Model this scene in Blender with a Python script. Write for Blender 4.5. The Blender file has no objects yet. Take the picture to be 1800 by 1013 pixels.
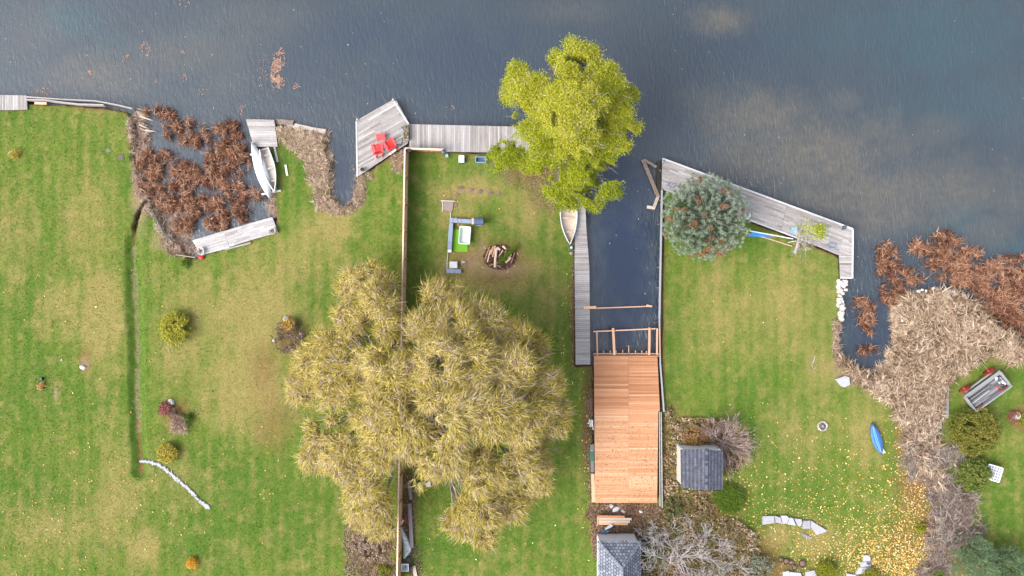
import bpy, math, random
import numpy as np
from mathutils import Vector, Matrix, Euler

# ------------------------------------------------------------------ scene, camera, light
SC = bpy.context.scene
COL = SC.collection
R = math.radians
H = 60.0            # flying height of the camera
S = 0.05            # metres per photo pixel at water level
LZ = 0.40           # height of the lawns above the water

cam = bpy.data.cameras.new('camera'); cam.sensor_width = 36; cam.lens = 24.0
cam.clip_start = 0.5; cam.clip_end = 6000
camo = bpy.data.objects.new('camera', cam); COL.objects.link(camo)
camo.location = (0, 0, H); camo.rotation_euler = (0, 0, 0)
SC.camera = camo

SUN_EL, SUN_AZ = 44.0, 244.0       # degrees; azimuth clockwise from +Y
world = bpy.data.worlds.new('World'); SC.world = world; world.use_nodes = True
wn = world.node_tree.nodes; wl_ = world.node_tree.links
wn.clear()
sky = wn.new('ShaderNodeTexSky'); sky.sky_type = 'NISHITA'; sky.sun_disc = False
sky.sun_elevation = R(SUN_EL); sky.sun_rotation = R(SUN_AZ)
sky.air_density = 1.0; sky.dust_density = 4.0; sky.ozone_density = 1.0
hs = wn.new('ShaderNodeHueSaturation'); hs.inputs['Saturation'].default_value = 0.5
bg = wn.new('ShaderNodeBackground'); bg.inputs['Strength'].default_value = 0.145
wo = wn.new('ShaderNodeOutputWorld')
wl_.new(sky.outputs[0], hs.inputs['Color']); wl_.new(hs.outputs[0], bg.inputs['Color']); wl_.new(bg.outputs[0], wo.inputs['Surface'])

sun = bpy.data.lights.new('sun', 'SUN'); sun.energy = 1.25; sun.angle = R(40); sun.color = (1.0, 0.965, 0.91)
suno = bpy.data.objects.new('sun', sun); COL.objects.link(suno)
sd_ = Vector((math.sin(R(SUN_AZ))*math.cos(R(SUN_EL)), math.cos(R(SUN_AZ))*math.cos(R(SUN_EL)), math.sin(R(SUN_EL))))
suno.rotation_euler = sd_.to_track_quat('Z', 'Y').to_euler()
suno.location = sd_*200

SC.view_settings.view_transform = 'Standard'; SC.view_settings.look = 'None'
SC.view_settings.exposure = 1.38; SC.view_settings.gamma = 1.0
SC.render.engine = 'CYCLES'

rnd = random.Random(11)
rs = np.random.RandomState(11)

# ------------------------------------------------------------------ helpers
def P(u, v, z=LZ):
    k = S*(H-z)/H
    return ((u-900)*k, -(v-506.5)*k, z)
def P2(u, v, z=LZ):
    return P(u, v, z)[:2]
def topx(x, y, z):
    k = S*(H-z)/H
    return 900+x/k, 506.5-y/k

def wloc(o):
    l = Vector((0, 0, 0))
    while o is not None:
        l = l + o.location; o = o.parent
    return l

def tag(o, label=None, cat=None, group=None, kind=None):
    if label: o['label'] = label
    if cat: o['category'] = cat
    if group: o['group'] = group
    if kind: o['kind'] = kind
    return o
def thing(name, label, cat, loc=(0, 0, 0), group=None):
    o = bpy.data.objects.new(name, None); COL.objects.link(o)
    o.location = loc; o.empty_display_size = 0.2
    return tag(o, label, cat, group)
def copy_tree(o, parent=None):
    c = o.copy(); COL.objects.link(c); c.parent = parent
    for ch in list(o.children): copy_tree(ch, c)
    return c

class MB:
    def __init__(s): s.v = []; s.f = []; s.t = []
    def add(s, vs, fs, tint=None):
        if tint is None: tint = rnd.random()
        n = len(s.v); s.v += [tuple(p) for p in vs]; s.f += [tuple(i+n for i in f) for f in fs]; s.t += [tint]*len(vs)
        return s
    def box(s, c, d, rz=0, tint=None, rot=None):
        m = (rot if rot is not None else Euler((0, 0, rz))).to_matrix()
        vs = [Vector(c)+m @ Vector((sx*d[0]/2, sy*d[1]/2, sz*d[2]/2)) for sz in (-1, 1) for sy in (-1, 1) for sx in (-1, 1)]
        return s.add(vs, [(0, 2, 3, 1), (4, 5, 7, 6), (0, 1, 5, 4), (2, 6, 7, 3), (0, 4, 6, 2), (1, 3, 7, 5)], tint)
    def beam(s, a, b, w, h, tint=None):
        a = Vector(a); b = Vector(b); d = b-a; L = d.length; x = d.normalized()
        up = Vector((0, 0, 1)) if abs(x.z) < .95 else Vector((0, 1, 0))
        y = up.cross(x).normalized(); z = x.cross(y)
        vs = [a+x*(L*i)+y*(sy*w/2)+z*(sz*h/2) for sz in (-1, 1) for sy in (-1, 1) for i in (0, 1)]
        return s.add(vs, [(0, 2, 3, 1), (4, 5, 7, 6), (0, 1, 5, 4), (2, 6, 7, 3), (0, 4, 6, 2), (1, 3, 7, 5)], tint)
    def prism(s, poly, z0, z1, tint=None):
        a = sum(poly[i][0]*poly[(i+1) % len(poly)][1]-poly[(i+1) % len(poly)][0]*poly[i][1] for i in range(len(poly)))
        if a < 0: poly = poly[::-1]
        n = len(poly)
        vs = [(p[0], p[1], z0) for p in poly]+[(p[0], p[1], z1) for p in poly]
        fs = [tuple(range(n-1, -1, -1)), tuple(range(n, 2*n))]+[(i, (i+1) % n, n+(i+1) % n, n+i) for i in range(n)]
        return s.add(vs, fs, tint)
    def tube(s, pts, rad, n=6, tint=None):
        pts = [Vector(p) for p in pts]
        if not hasattr(rad, '__len__'): rad = [rad]*len(pts)
        vs = []; fs = []; prev = None
        for i, p in enumerate(pts):
            d = (pts[min(i+1, len(pts)-1)]-pts[max(i-1, 0)])
            d = d.normalized() if d.length > 1e-9 else Vector((0, 0, 1))
            if prev is None:
                a = Vector((0, 0, 1)) if abs(d.z) < .9 else Vector((1, 0, 0))
                x = d.cross(a).normalized()
            else:
                x = (prev-d*prev.dot(d)).normalized()
            prev = x; y = d.cross(x)
            for k in range(n):
                an = 2*math.pi*k/n
                vs.append(p+(x*math.cos(an)+y*math.sin(an))*rad[i])
        for i in range(len(pts)-1):
            for k in range(n):
                a = i*n+k; b = i*n+(k+1) % n
                fs.append((a, b, b+n, a+n))
        fs.append(tuple(range(n-1, -1, -1))); m = (len(pts)-1)*n; fs.append(tuple(m+k for k in range(n)))
        return s.add(vs, fs, tint)
    def lathe(s, c, prof, n=16, tint=None, sx=1, sy=1, rz=0):
        vs = []; fs = []
        for r, z in prof:
            for k in range(n):
                a = 2*math.pi*k/n; x = r*math.cos(a)*sx; y = r*math.sin(a)*sy
                vs.append((c[0]+x*math.cos(rz)-y*math.sin(rz), c[1]+x*math.sin(rz)+y*math.cos(rz), c[2]+z))
        for i in range(len(prof)-1):
            for k in range(n):
                a = i*n+k; b = i*n+(k+1) % n
                fs.append((a, b, b+n, a+n))
        if prof[0][0] > 1e-4: fs.append(tuple(range(n-1, -1, -1)))
        if prof[-1][0] > 1e-4: fs.append(tuple((len(prof)-1)*n+k for k in range(n)))
        return s.add(vs, fs, tint)
    def rock(s, c, r, rz=0, tint=None, n=9, m=6, jag=.22):
        vs = [(0, 0, -1)]; fs = []
        for i in range(1, m):
            ph = -math.pi/2+math.pi*i/m
            for k in range(n):
                a = 2*math.pi*(k+rnd.uniform(-.15, .15))/n
                q = 1+rnd.uniform(-jag, jag)
                vs.append((math.cos(a)*math.cos(ph)*q, math.sin(a)*math.cos(ph)*q, math.sin(ph)*(1+rnd.uniform(-jag, jag)*.6)))
        vs.append((0, 0, .92)); last = len(vs)-1
        for k in range(n): fs.append((0, 1+(k+1) % n, 1+k))
        for i in range(m-2):
            for k in range(n):
                a = 1+i*n+k; b = 1+i*n+(k+1) % n
                fs.append((a, b, b+n, a+n))
        o = 1+(m-2)*n
        for k in range(n): fs.append((o+k, o+(k+1) % n, last))
        cz, sz_ = math.cos(rz), math.sin(rz)
        out = []
        for x, y, z in vs:
            x *= r[0]; y *= r[1]; z *= r[2]
            out.append((c[0]+x*cz-y*sz_, c[1]+x*sz_+y*cz, c[2]+z))
        return s.add(out, fs, tint)
    def build(s, name, mat, parent=None, origin=(0, 0, 0), smooth=False):
        o0 = wloc(parent) if parent is not None else Vector(origin)
        me = bpy.data.meshes.new(name)
        me.from_pydata([(p[0]-o0[0], p[1]-o0[1], p[2]-o0[2]) for p in s.v], [], s.f)
        at = me.attributes.new('tint', 'FLOAT', 'POINT'); at.data.foreach_set('value', np.array(s.t, dtype=np.float32))
        if smooth: me.polygons.foreach_set('use_smooth', [True]*len(me.polygons))
        me.materials.append(mat); me.update()
        o = bpy.data.objects.new(name, me); COL.objects.link(o)
        if parent is not None: o.parent = parent
        else: o.location = origin
        return o

def npmesh(name, V, F, mat, parent=None, origin=(0, 0, 0), attrs=None, colattr=None, smooth=False):
    V = np.asarray(V, np.float32).reshape(-1, 3); F = np.asarray(F, np.int32)
    o0 = np.array(wloc(parent) if parent is not None else origin, np.float32)
    k = F.shape[1]
    me = bpy.data.meshes.new(name)
    me.vertices.add(len(V)); me.loops.add(F.size); me.polygons.add(len(F))
    me.vertices.foreach_set('co', (V-o0).ravel())
    me.loops.foreach_set('vertex_index', F.ravel())
    me.polygons.foreach_set('loop_start', np.arange(0, F.size, k, dtype=np.int32))
    me.polygons.foreach_set('loop_total', np.full(len(F), k, np.int32))
    if smooth: me.polygons.foreach_set('use_smooth', np.ones(len(F), bool))
    for n_, a in (attrs or {}).items():
        at = me.attributes.new(n_, 'FLOAT', 'POINT'); at.data.foreach_set('value', np.asarray(a, np.float32))
    if colattr is not None:
        at = me.attributes.new('mask', 'FLOAT_COLOR', 'POINT'); at.data.foreach_set('color', np.asarray(colattr, np.float32).ravel())
    me.materials.append(mat); me.update(); me.validate()
    o = bpy.data.objects.new(name, me); COL.objects.link(o)
    if parent is not None: o.parent = parent
    else: o.location = origin
    return o

# value noise -------------------------------------------------------
_lat = np.random.RandomState(3).rand(256, 256)
def vnoise(x, y, seed=0):
    x = np.asarray(x, float)+seed*17.31; y = np.asarray(y, float)+seed*9.77
    xi = np.floor(x).astype(int); yi = np.floor(y).astype(int)
    fx = x-xi; fy = y-yi
    fx = fx*fx*(3-2*fx); fy = fy*fy*(3-2*fy)
    a = _lat[xi & 255, yi & 255]; b = _lat[(xi+1) & 255, yi & 255]
    c = _lat[xi & 255, (yi+1) & 255]; d = _lat[(xi+1) & 255, (yi+1) & 255]
    return (a*(1-fx)+b*fx)*(1-fy)+(c*(1-fx)+d*fx)*fy
def fbm(x, y, seed=0, o=4):
    r = 0; am = .5; t = 0
    for i in range(o):
        r = r+am*vnoise(x*2**i, y*2**i, seed+i*5); t += am; am *= .55
    return r/t
def sstep(a, b, x):
    t = np.clip((x-a)/(b-a), 0, 1); return t*t*(3-2*t)
def polyd(px, py, poly):
    """signed distance, positive inside"""
    px = np.asarray(px, float); py = np.asarray(py, float)
    d = np.full(px.shape, 1e18); ins = np.zeros(px.shape, bool)
    n = len(poly)
    for i in range(n):
        ax, ay = poly[i]; bx, by = poly[(i+1) % n]
        ex, ey = bx-ax, by-ay
        t = np.clip(((px-ax)*ex+(py-ay)*ey)/(ex*ex+ey*ey+1e-12), 0, 1)
        d = np.minimum(d, (px-ax-t*ex)**2+(py-ay-t*ey)**2)
        if ay != by:
            c = ((ay > py) != (by > py)) & (px < (bx-ax)*(py-ay)/(by-ay)+ax)
            ins ^= c
    d = np.sqrt(d)
    return np.where(ins, d, -d)
def lined(px, py, pts):
    d = np.full(np.shape(px), 1e18)
    for (ax, ay), (bx, by) in zip(pts[:-1], pts[1:]):
        ex, ey = bx-ax, by-ay
        t = np.clip(((px-ax)*ex+(py-ay)*ey)/(ex*ex+ey*ey+1e-12), 0, 1)
        d = np.minimum(d, (px-ax-t*ex)**2+(py-ay-t*ey)**2)
    return np.sqrt(d)

# materials ---------------------------------------------------------
def node_mat(name):
    m = bpy.data.materials.new(name); m.use_nodes = True
    nt = m.node_tree; nt.nodes.clear()
    out = nt.nodes.new('ShaderNodeOutputMaterial'); b = nt.nodes.new('ShaderNodeBsdfPrincipled')
    nt.links.new(b.outputs[0], out.inputs[0])
    return m, nt, b, out
def ramp_node(nt, cols):
    r = nt.nodes.new('ShaderNodeValToRGB')
    e = r.color_ramp.elements
    n = len(cols)
    while len(e) < n: e.new(0.5)
    for i, c in enumerate(cols):
        e[i].position = i/(n-1) if n > 1 else 0
        e[i].color = (c[0], c[1], c[2], 1)
    return r
def math_n(nt, op, a, b=None, clamp=False):
    m = nt.nodes.new('ShaderNodeMath'); m.operation = op; m.use_clamp = clamp
    for i, x in enumerate((a, b)):
        if x is None: continue
        if isinstance(x, (int, float)): m.inputs[i].default_value = x
        else: nt.links.new(x, m.inputs[i])
    return m.outputs[0]
def MT(name, cols, rough=.85, ns=3.0, na=.5, angle=None, stretch=12.0, fine=0.0, transl=0.0, bump=0.0, metal=0.0, spec=.35, vary=.0):
    """colour picked along a ramp by the per-piece tint attribute plus world-scaled noise"""
    m, nt, b, out = node_mat(name)
    at = nt.nodes.new('ShaderNodeAttribute'); at.attribute_name = 'tint'
    geo = nt.nodes.new('ShaderNodeNewGeometry')
    vec = geo.outputs['Position']
    no = nt.nodes.new('ShaderNodeTexNoise'); no.inputs['Scale'].default_value = ns; no.inputs['Detail'].default_value = 5; no.inputs['Roughness'].default_value = .65
    if angle is not None:
        mp = nt.nodes.new('ShaderNodeMapping'); mp.vector_type = 'TEXTURE'
        mp.inputs['Rotation'].default_value = (0, 0, angle); mp.inputs['Scale'].default_value = (stretch, 1, 1)
        nt.links.new(vec, mp.inputs['Vector']); vec = mp.outputs[0]
    nt.links.new(vec, no.inputs['Vector'])
    f = math_n(nt, 'ADD', at.outputs['Fac'], math_n(nt, 'MULTIPLY', math_n(nt, 'SUBTRACT', no.outputs['Fac'], .5), na*2), True)
    r = ramp_node(nt, cols); nt.links.new(f, r.inputs[0])
    colr = r.outputs[0]
    if fine > 0:
        n2 = nt.nodes.new('ShaderNodeTexNoise'); n2.inputs['Scale'].default_value = 14; n2.inputs['Detail'].default_value = 4
        nt.links.new(geo.outputs['Position'], n2.inputs['Vector'])
        mx = nt.nodes.new('ShaderNodeHueSaturation')
        nt.links.new(math_n(nt, 'ADD', math_n(nt, 'MULTIPLY', math_n(nt, 'SUBTRACT', n2.outputs['Fac'], .5), fine*4), 1.0), mx.inputs['Value'])
        nt.links.new(colr, mx.inputs['Color']); colr = mx.outputs[0]
    nt.links.new(colr, b.inputs['Base Color'])
    b.inputs['Roughness'].default_value = rough; b.inputs['Metallic'].default_value = metal
    b.inputs['Specular IOR Level'].default_value = spec
    if bump > 0:
        bp = nt.nodes.new('ShaderNodeBump'); bp.inputs['Strength'].default_value = bump; bp.inputs['Distance'].default_value = .02
        nt.links.new(no.outputs['Fac'], bp.inputs['Height']); nt.links.new(bp.outputs[0], b.inputs['Normal'])
    if transl > 0:
        tr = nt.nodes.new('ShaderNodeBsdfTranslucent'); mx = nt.nodes.new('ShaderNodeMixShader'); mx.inputs[0].default_value = transl
        nt.links.new(colr, tr.inputs['Color']); nt.links.new(b.outputs[0], mx.inputs[1]); nt.links.new(tr.outputs[0], mx.inputs[2])
        nt.links.new(mx.outputs[0], out.inputs[0])
    return m
def plain(name, c, rough=.5, spec=.5, metal=0.0, var=.12):
    k = 1-var; q = 1+var
    return MT(name, [tuple(x*k for x in c), c, tuple(min(1, x*q) for x in c)], rough=rough, ns=2.2, na=.5, spec=spec, metal=metal)

# ------------------------------------------------------------------ ground with the lake bed, lawn masks
LAND = [(-40000, 185), (-400, 187), (0, 188), (47, 190), (50, 181), (120, 184), (170, 190), (205, 192), (230, 197), (243, 206), (238, 225), (233, 250),
        (240, 280), (247, 310), (258, 345), (275, 375), (295, 405), (315, 435), (335, 452), (345, 447), (480, 405), (487, 385), (479, 365),
        (474, 345), (466, 320), (456, 290), (449, 262), (486, 256), (488, 222), (520, 226), (560, 234), (577, 242), (581, 290), (582, 330),
        (588, 352), (602, 361), (617, 360), (625, 345), (627, 311), (660, 293), (697, 266), (718, 262), (830, 268), (985, 268), (1004, 278),
        (1013, 305), (1012, 641), (1044, 641), (1044, 868), (1158, 868), (1161, 640), (1163, 336), (1166, 332), (1313, 386), (1425, 429),
        (1476, 451), (1479, 490), (1484, 560), (1472, 600), (1482, 630), (1506, 650), (1535, 659), (1560, 652), (1578, 622), (1583, 585),
        (1585, 548), (1600, 522), (1630, 509), (1665, 512), (1700, 526), (1735, 556), (1762, 588), (1810, 600), (2600, 600), (40000, 600), (40000, 40000), (-40000, 40000)]
LANDW = [P2(u, v, .2) for u, v in LAND]
DITCH = [P2(u, v) for u, v in [(263, 350), (250, 362), (241, 378), (236, 400), (233, 440), (234, 500), (237, 560), (240, 620), (239, 680), (240, 740), (244, 800), (246, 830)]]

def blob(u, v, cu, cv, ru, rv, nz, amp=.45, soft=.55, ang=0):
    du = u-cu; dv = v-cv
    if ang:
        c, s_ = math.cos(R(ang)), math.sin(R(ang)); du, dv = du*c+dv*s_, -du*s_+dv*c
    d = np.sqrt((du/ru)**2+(dv/rv)**2)+(nz-.5)*2*amp
    return 1-sstep(1-soft, 1+soft*.4, d)

DRY = [(180, 560, 45, 110, .75), (105, 540, 45, 60, .6), (150, 400, 60, 90, .35), (20, 420, 60, 80, .3), (450, 560, 105, 95, .75), (440, 680, 95, 90, .8), (340, 520, 60, 80, .45), (590, 395, 35, 60, .8),
       (500, 470, 90, 60, .4), (330, 620, 60, 60, .5), (560, 430, 60, 60, .35), (830, 330, 60, 30, .6), (830, 468, 60, 34, 1.1), (880, 480, 80, 44, 1.0), (800, 380, 40, 40, .5), (930, 370, 45, 60, .6), (780, 345, 30, 22, .5),
       (190, 180, 60, 25, .5), (1300, 560, 110, 90, .35), (1390, 540, 80, 120, .45), (1440, 650, 50, 80, .4), (1430, 420, 40, 30, .4), (1400, 760, 90, 60, .3),
       (960, 520, 40, 80, .35), (1430, 950, 90, 40, .6), (1370, 940, 50, 30, .7), (1260, 520, 40, 80, .4), (1520, 760, 40, 70, .4), (290, 840, 60, 60, .35), (210, 880, 60, 120, .45), (100, 930, 100, 60, .4), (250, 960, 40, 60, .5)]
LUSH = [(247, 920, 6, 95, .9), (40, 480, 60, 200, .6), (100, 650, 80, 60, .5), (400, 900, 160, 90, .7), (50, 560, 55, 110, .7), (60, 690, 70, 70, .8), (160, 700, 70, 60, .5), (60, 860, 90, 90, .7), (420, 860, 120, 80, .9), (520, 930, 90, 80, .9), (360, 960, 80, 60, .7), (20, 190, 50, 40, .8), (225, 310, 20, 50, .8),
        (230, 600, 14, 140, .6), (700, 350, 26, 110, .6), (735, 400, 26, 150, .9), (560, 500, 60, 50, .5), (520, 300, 26, 60, .9), (630, 640, 70, 60, .8), (560, 740, 60, 40, .7), (980, 560, 40, 90, .5), (790, 960, 120, 70, .7), (960, 940, 60, 80, .6),
        (1180, 620, 18, 120, .6), (1350, 770, 120, 60, .7), (1390, 870, 80, 70, .5), (1320, 700, 60, 50, .6), (1780, 690, 60, 60, .7), (1770, 880, 60, 60, .8), (1720, 730, 30, 50, .6), (1440, 470, 40, 26, .6), (1040, 960, 50, 60, .4), (880, 400, 60, 40, .35), (1300, 440, 80, 30, .5)]
LITTER = [(940, 300, 60, 34, .85), (960, 340, 40, 40, .5), (880, 452, 46, 36, .85), (870, 484, 50, 18, .6), (820, 458, 30, 22, .55), (790, 352, 20, 16, .4), (840, 336, 46, 6, .5), (1100, 896, 62, 20, 1.2), (1075, 935, 50, 40, 1.0), (1180, 800, 24, 90, 1.2), (1230, 758, 70, 26, 1.2), (1290, 780, 30, 40, .8), (1230, 900, 80, 34, 1.1),
          (1200, 980, 100, 50, 1.0), (650, 960, 44, 70, 1.2), (640, 900, 30, 30, .8), (716, 900, 16, 110, 1.0), (1030, 740, 9, 110, .9), (1006, 560, 8, 90, .6), (1610, 860, 40, 70, 1.0), (1650, 930, 50, 90, 1.1), (1590, 960, 50, 60, .7), (1590, 770, 20, 60, .9),
          (465, 650, 30, 50, .6), (480, 740, 40, 60, .5), (707, 560, 9, 80, 1.1), (508, 592, 30, 36, 1.0), (312, 728, 26, 34, .8), (150, 632, 12, 26, .8), (1700, 990, 90, 40, .9), (1790, 735, 18, 26, 1.0), (660, 700, 70, 80, .5), (1330, 980, 50, 40, .8), (1370, 1000, 60, 25, .8)]
PALE = [(570, 300, 26, 60, 1.0), (530, 240, 50, 16, 1.0), (600, 366, 30, 10, .9), (632, 340, 14, 34, .8), (700, 285, 14, 22, .9), (246, 330, 16, 90, .9), (300, 425, 34, 24, .9), (240, 215, 12, 24, .9), (480, 345, 8, 40, .7), (1475, 610, 14, 50, .9), (1505, 660, 40, 20, 1.0),
        (1600, 620, 60, 110, 1.1), (1700, 570, 70, 40, 1.1), (1780, 610, 50, 26, 1.0), (1620, 760, 40, 90, 1.0), (1550, 680, 30, 26, 1.0), (1640, 700, 26, 60, 1.0), (98, 692, 4, 16, .9), (150, 640, 8, 14, .8), (836, 336, 45, 4, .7), (882, 474, 50, 14, .75), (832, 463, 20, 22, .7), (848, 440, 12, 20, .6), (1000, 400, 4, 60, .3), (1480, 520, 9, 38, 1)]
def masks(u, v, hi=True):
    n1 = fbm(u/38, v/38, 1); n2 = fbm(u/22, v/60, 2); n3 = fbm(u/9, v/9, 3, 3)
    streak = fbm(u/7, v/160, 4, 3); speck = fbm(u/2.6, v/2.6, 8, 2) if hi else n3
    def acc(L, am):
        a = np.zeros(np.shape(u))
        for cu, cv, ru, rv, w in L: a = np.maximum(a, w*blob(u, v, cu, cv, ru, rv, n1*.6+n3*.4, am, .95))
        return a
    n4 = fbm(u/17, v/20, 55, 4); n5 = fbm(u/6, v/6, 58, 2)
    dry = -.08*np.sin(u*.262+4*fbm(u/90, v/90, 77, 2))+.34*sstep(.52, .70, n4)+.35*(n5-.5)+acc(DRY, .55)*(.9+1.2*n2)+.40*(n2-.45)+.30*(streak-.5)+.50*(n3-.5)+.06
    mow = np.sin(u*.262+4*fbm(u/90, v/90, 77, 2))
    lush = .13*mow+.55*sstep(.52, .70, fbm(u/15, v/18, 66, 4))+acc(LUSH, .5)*(.7+1.0*n1)-.4*(streak-.5)+.8*(n1-.47)+.6*(n3-.5)+.22
    lit = acc(LITTER, .5)*(.6+.8*n3)+.5*(speck-.5)*(acc(LITTER, .5) > .05)
    pale = acc(PALE, .45)*(.7+.6*n3)
    # dark line and pale stones along the ditch
    return np.stack([np.clip(dry, 0, 1), np.clip(lush, 0, 1), np.clip(lit, 0, 1), np.clip(pale, 0, 1)], -1)

def axis(lo, hi, step, far):
    a = list(np.arange(lo, hi+step/2, step)); d = step
    x = hi
    while x < far: d *= 1.35; x += d; a.append(x)
    d = step; x = lo
    while x > -far: d *= 1.35; x -= d; a.insert(0, x)
    return np.array(a)
def ground_h(x, y):
    u, v = 900+x/(S*(H-LZ)/H), 506.5-y/(S*(H-LZ)/H)
    sd = polyd(x, y, LANDW)
    nz = fbm(x*1.1, y*1.1, 21, 3)-.5
    nat = sstep(-1, 1, (((u > 225) & (u < 480)) | ((u > 500) & (u < 640) & (v > 236)) | (u > 1492))*2.0-1)
    t = sstep(-.30-.25*nat, .16+.12*nat, sd+nz*(.3+1.1*nat))
    z = -1.0+(LZ+1.0)*t
    z = np.where(sd < -.3, -1.0+.25*(fbm(x*.4, y*.4, 5, 3)-.5), z)
    land = sstep(.3, 1.5, sd)
    z = z+land*(.09*(fbm(x*.12, y*.12, 6, 3)-.5)+.035*(fbm(x*1.6, y*1.6, 7, 3)-.5))
    dd = lined(x, y, DITCH)+.25*(fbm(x*1.5, y*1.5, 9, 2)-.5)
    up_ = sstep(396, 425, v)
    z = z-land*.30*(1-sstep(.1, .85, dd))*up_
    z = z-.36*(1-sstep(.09, .24, dd))*(sd > 0)*(1-up_)
    return z, sd, dd, u, v

gx = axis(-46.5, 46.5, .115, 1800); gy = axis(-26.5, 26.5, .115, 1800)
GX, GY = np.meshgrid(gx, gy)
gz, gsd, gdd, gu, gv = ground_h(GX.ravel(), GY.ravel())
mk = masks(gu, gv)
# bare mud on the bank, stones and lush grass in the ditch
bank = 1-sstep(.05, .5, gsd)
mk[:, 2] = np.maximum(mk[:, 2], bank*.8)
ditch = (1-sstep(.55, 1.0, gdd))*sstep(396, 425, gv); mk[:, 1] = np.maximum(mk[:, 1], ditch*1.0); mk[:, 0] *= 1-.8*ditch
dc = (1-sstep(.1, .28, gdd+.2*(fbm(GX.ravel()*3, GY.ravel()*3, 31, 2)-.5)))*.55
mk[:, 3] = np.maximum(mk[:, 3], dc*(gv > 430)*(gv < 760)); 
mk[:, 2] = np.maximum(mk[:, 2], (1-sstep(.08, .3, gdd))*((gv < 430) | (gv > 740))*1.0)
mk[:, 0] *= 1-(1-sstep(.1, .3, gdd))
crack_shade = (1-sstep(.10, .24, gdd+.12*(fbm(GX.ravel()*2.5, GY.ravel()*2.5, 35, 2)-.5)))*(1-sstep(398, 420, gv))*(gsd > 0)  # mask for the shade deep in the ditch's upper crack, painted as ground colour
nx, ny = len(gx), len(gy)
ii = np.arange(nx*ny).reshape(ny, nx)
GF = np.stack([ii[:-1, :-1].ravel(), ii[:-1, 1:].ravel(), ii[1:, 1:].ravel(), ii[1:, :-1].ravel()], 1)

def ground_material(name, fine=1.0, tintattr=False, transl=0.0):
    m, nt, b, out = node_mat(name)
    at = nt.nodes.new('ShaderNodeAttribute'); at.attribute_name = 'mask'
    sp = nt.nodes.new('ShaderNodeSeparateColor'); nt.links.new(at.outputs['Color'], sp.inputs[0])
    geo = nt.nodes.new('ShaderNodeNewGeometry')
    def noise(sc, det=4, ro=.6):
        n = nt.nodes.new('ShaderNodeTexNoise'); n.inputs['Scale'].default_value = sc; n.inputs['Detail'].default_value = det; n.inputs['Roughness'].default_value = ro
        nt.links.new(geo.outputs['Position'], n.inputs['Vector']); return n.outputs['Fac']
    nA = noise(5.5, 5, .75); nB = noise(1.3, 4); nC = noise(17, 3, .8)
    def mix(f, a, c):
        x = nt.nodes.new('ShaderNodeMix'); x.data_type = 'RGBA'
        nt.links.new(f, x.inputs[0])
        for sck, val in ((x.inputs[6], a), (x.inputs[7], c)):
            if isinstance(val, tuple): sck.default_value = (*val, 1)
            else: nt.links.new(val, sck)
        return x.outputs[2]
    g = ramp_node(nt, [(.052, .090, .010), (.108, .155, .022), (.175, .205, .050)])
    var = math_n(nt, 'ADD', math_n(nt, 'MULTIPLY', nA, .9), math_n(nt, 'MULTIPLY', nB, .5))
    if tintattr:
        t = nt.nodes.new('ShaderNodeAttribute'); t.attribute_name = 'tint'
        nt.links.new(t.outputs['Fac'], g.inputs[0])
    else:
        nt.links.new(math_n(nt, 'SUBTRACT', var, .22, True), g.inputs[0])
    lush = mix(nA, (.042, .095, .010), (.095, .160, .022))
    c = mix(sp.outputs[1], g.outputs[0], lush)
    dry = mix(nA, (.185, .155, .042), (.30, .24, .095))
    c = mix(math_n(nt, 'MULTIPLY', sp.outputs[0], math_n(nt, 'ADD', math_n(nt, 'MULTIPLY', nC, .7), .5), True), c, dry)
    lt = ramp_node(nt, [(.045, .028, .014), (.13, .065, .028), (.22, .12, .05), (.30, .22, .15)]); nt.links.new(math_n(nt, 'SUBTRACT', math_n(nt, 'MULTIPLY', nC, 1.9), .5, True), lt.inputs[0])
    c = mix(math_n(nt, 'MULTIPLY', sp.outputs[2], math_n(nt, 'ADD', nC, .45), True), c, lt.outputs[0])
    pl = ramp_node(nt, [(.11, .075, .05), (.26, .18, .11), (.40, .30, .20)]); nt.links.new(math_n(nt, 'SUBTRACT', math_n(nt, 'MULTIPLY', nC, 1.9), .45, True), pl.inputs[0])
    sp2 = at.outputs['Alpha']
    c = mix(math_n(nt, 'MULTIPLY', sp2, math_n(nt, 'ADD', nC, .45), True), c, pl.outputs[0])
    h = nt.nodes.new('ShaderNodeHueSaturation'); nt.links.new(c, h.inputs['Color'])
    nt.links.new(math_n(nt, 'ADD', math_n(nt, 'MULTIPLY', math_n(nt, 'SUBTRACT', math_n(nt, 'ADD', nC, math_n(nt, 'MULTIPLY', nA, .6)), .8), .95*fine), 1.0), h.inputs['Value'])
    ma = nt.nodes.new('ShaderNodeAttribute'); ma.attribute_name = 'crack_shade'
    cc = mix(ma.outputs['Fac'], h.outputs[0], (.022, .015, .010))  # near-black brown paints the crack's shade into the base colour
    nt.links.new(cc, b.inputs['Base Color']); b.inputs['Roughness'].default_value = .95; b.inputs['Specular IOR Level'].default_value = .15
    if not tintattr:
        bp = nt.nodes.new('ShaderNodeBump'); bp.inputs['Strength'].default_value = .55; bp.inputs['Distance'].default_value = .05
        nt.links.new(nC, bp.inputs['Height']); nt.links.new(bp.outputs[0], b.inputs['Normal'])
    return m
GM = ground_material('lawn_and_soil')
GB = ground_material('grass_blades', fine=.7, tintattr=True)
g_o = npmesh('ground', np.stack([GX.ravel(), GY.ravel(), gz], 1), GF, GM, colattr=mk, smooth=True, attrs={'crack_shade': crack_shade})
tag(g_o, 'lawns, banks and lake bed as one sheet of ground', kind='structure')

def hgt(x, y):
    return ground_h(np.atleast_1d(np.asarray(x, float)), np.atleast_1d(np.asarray(y, float)))[0]

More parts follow.
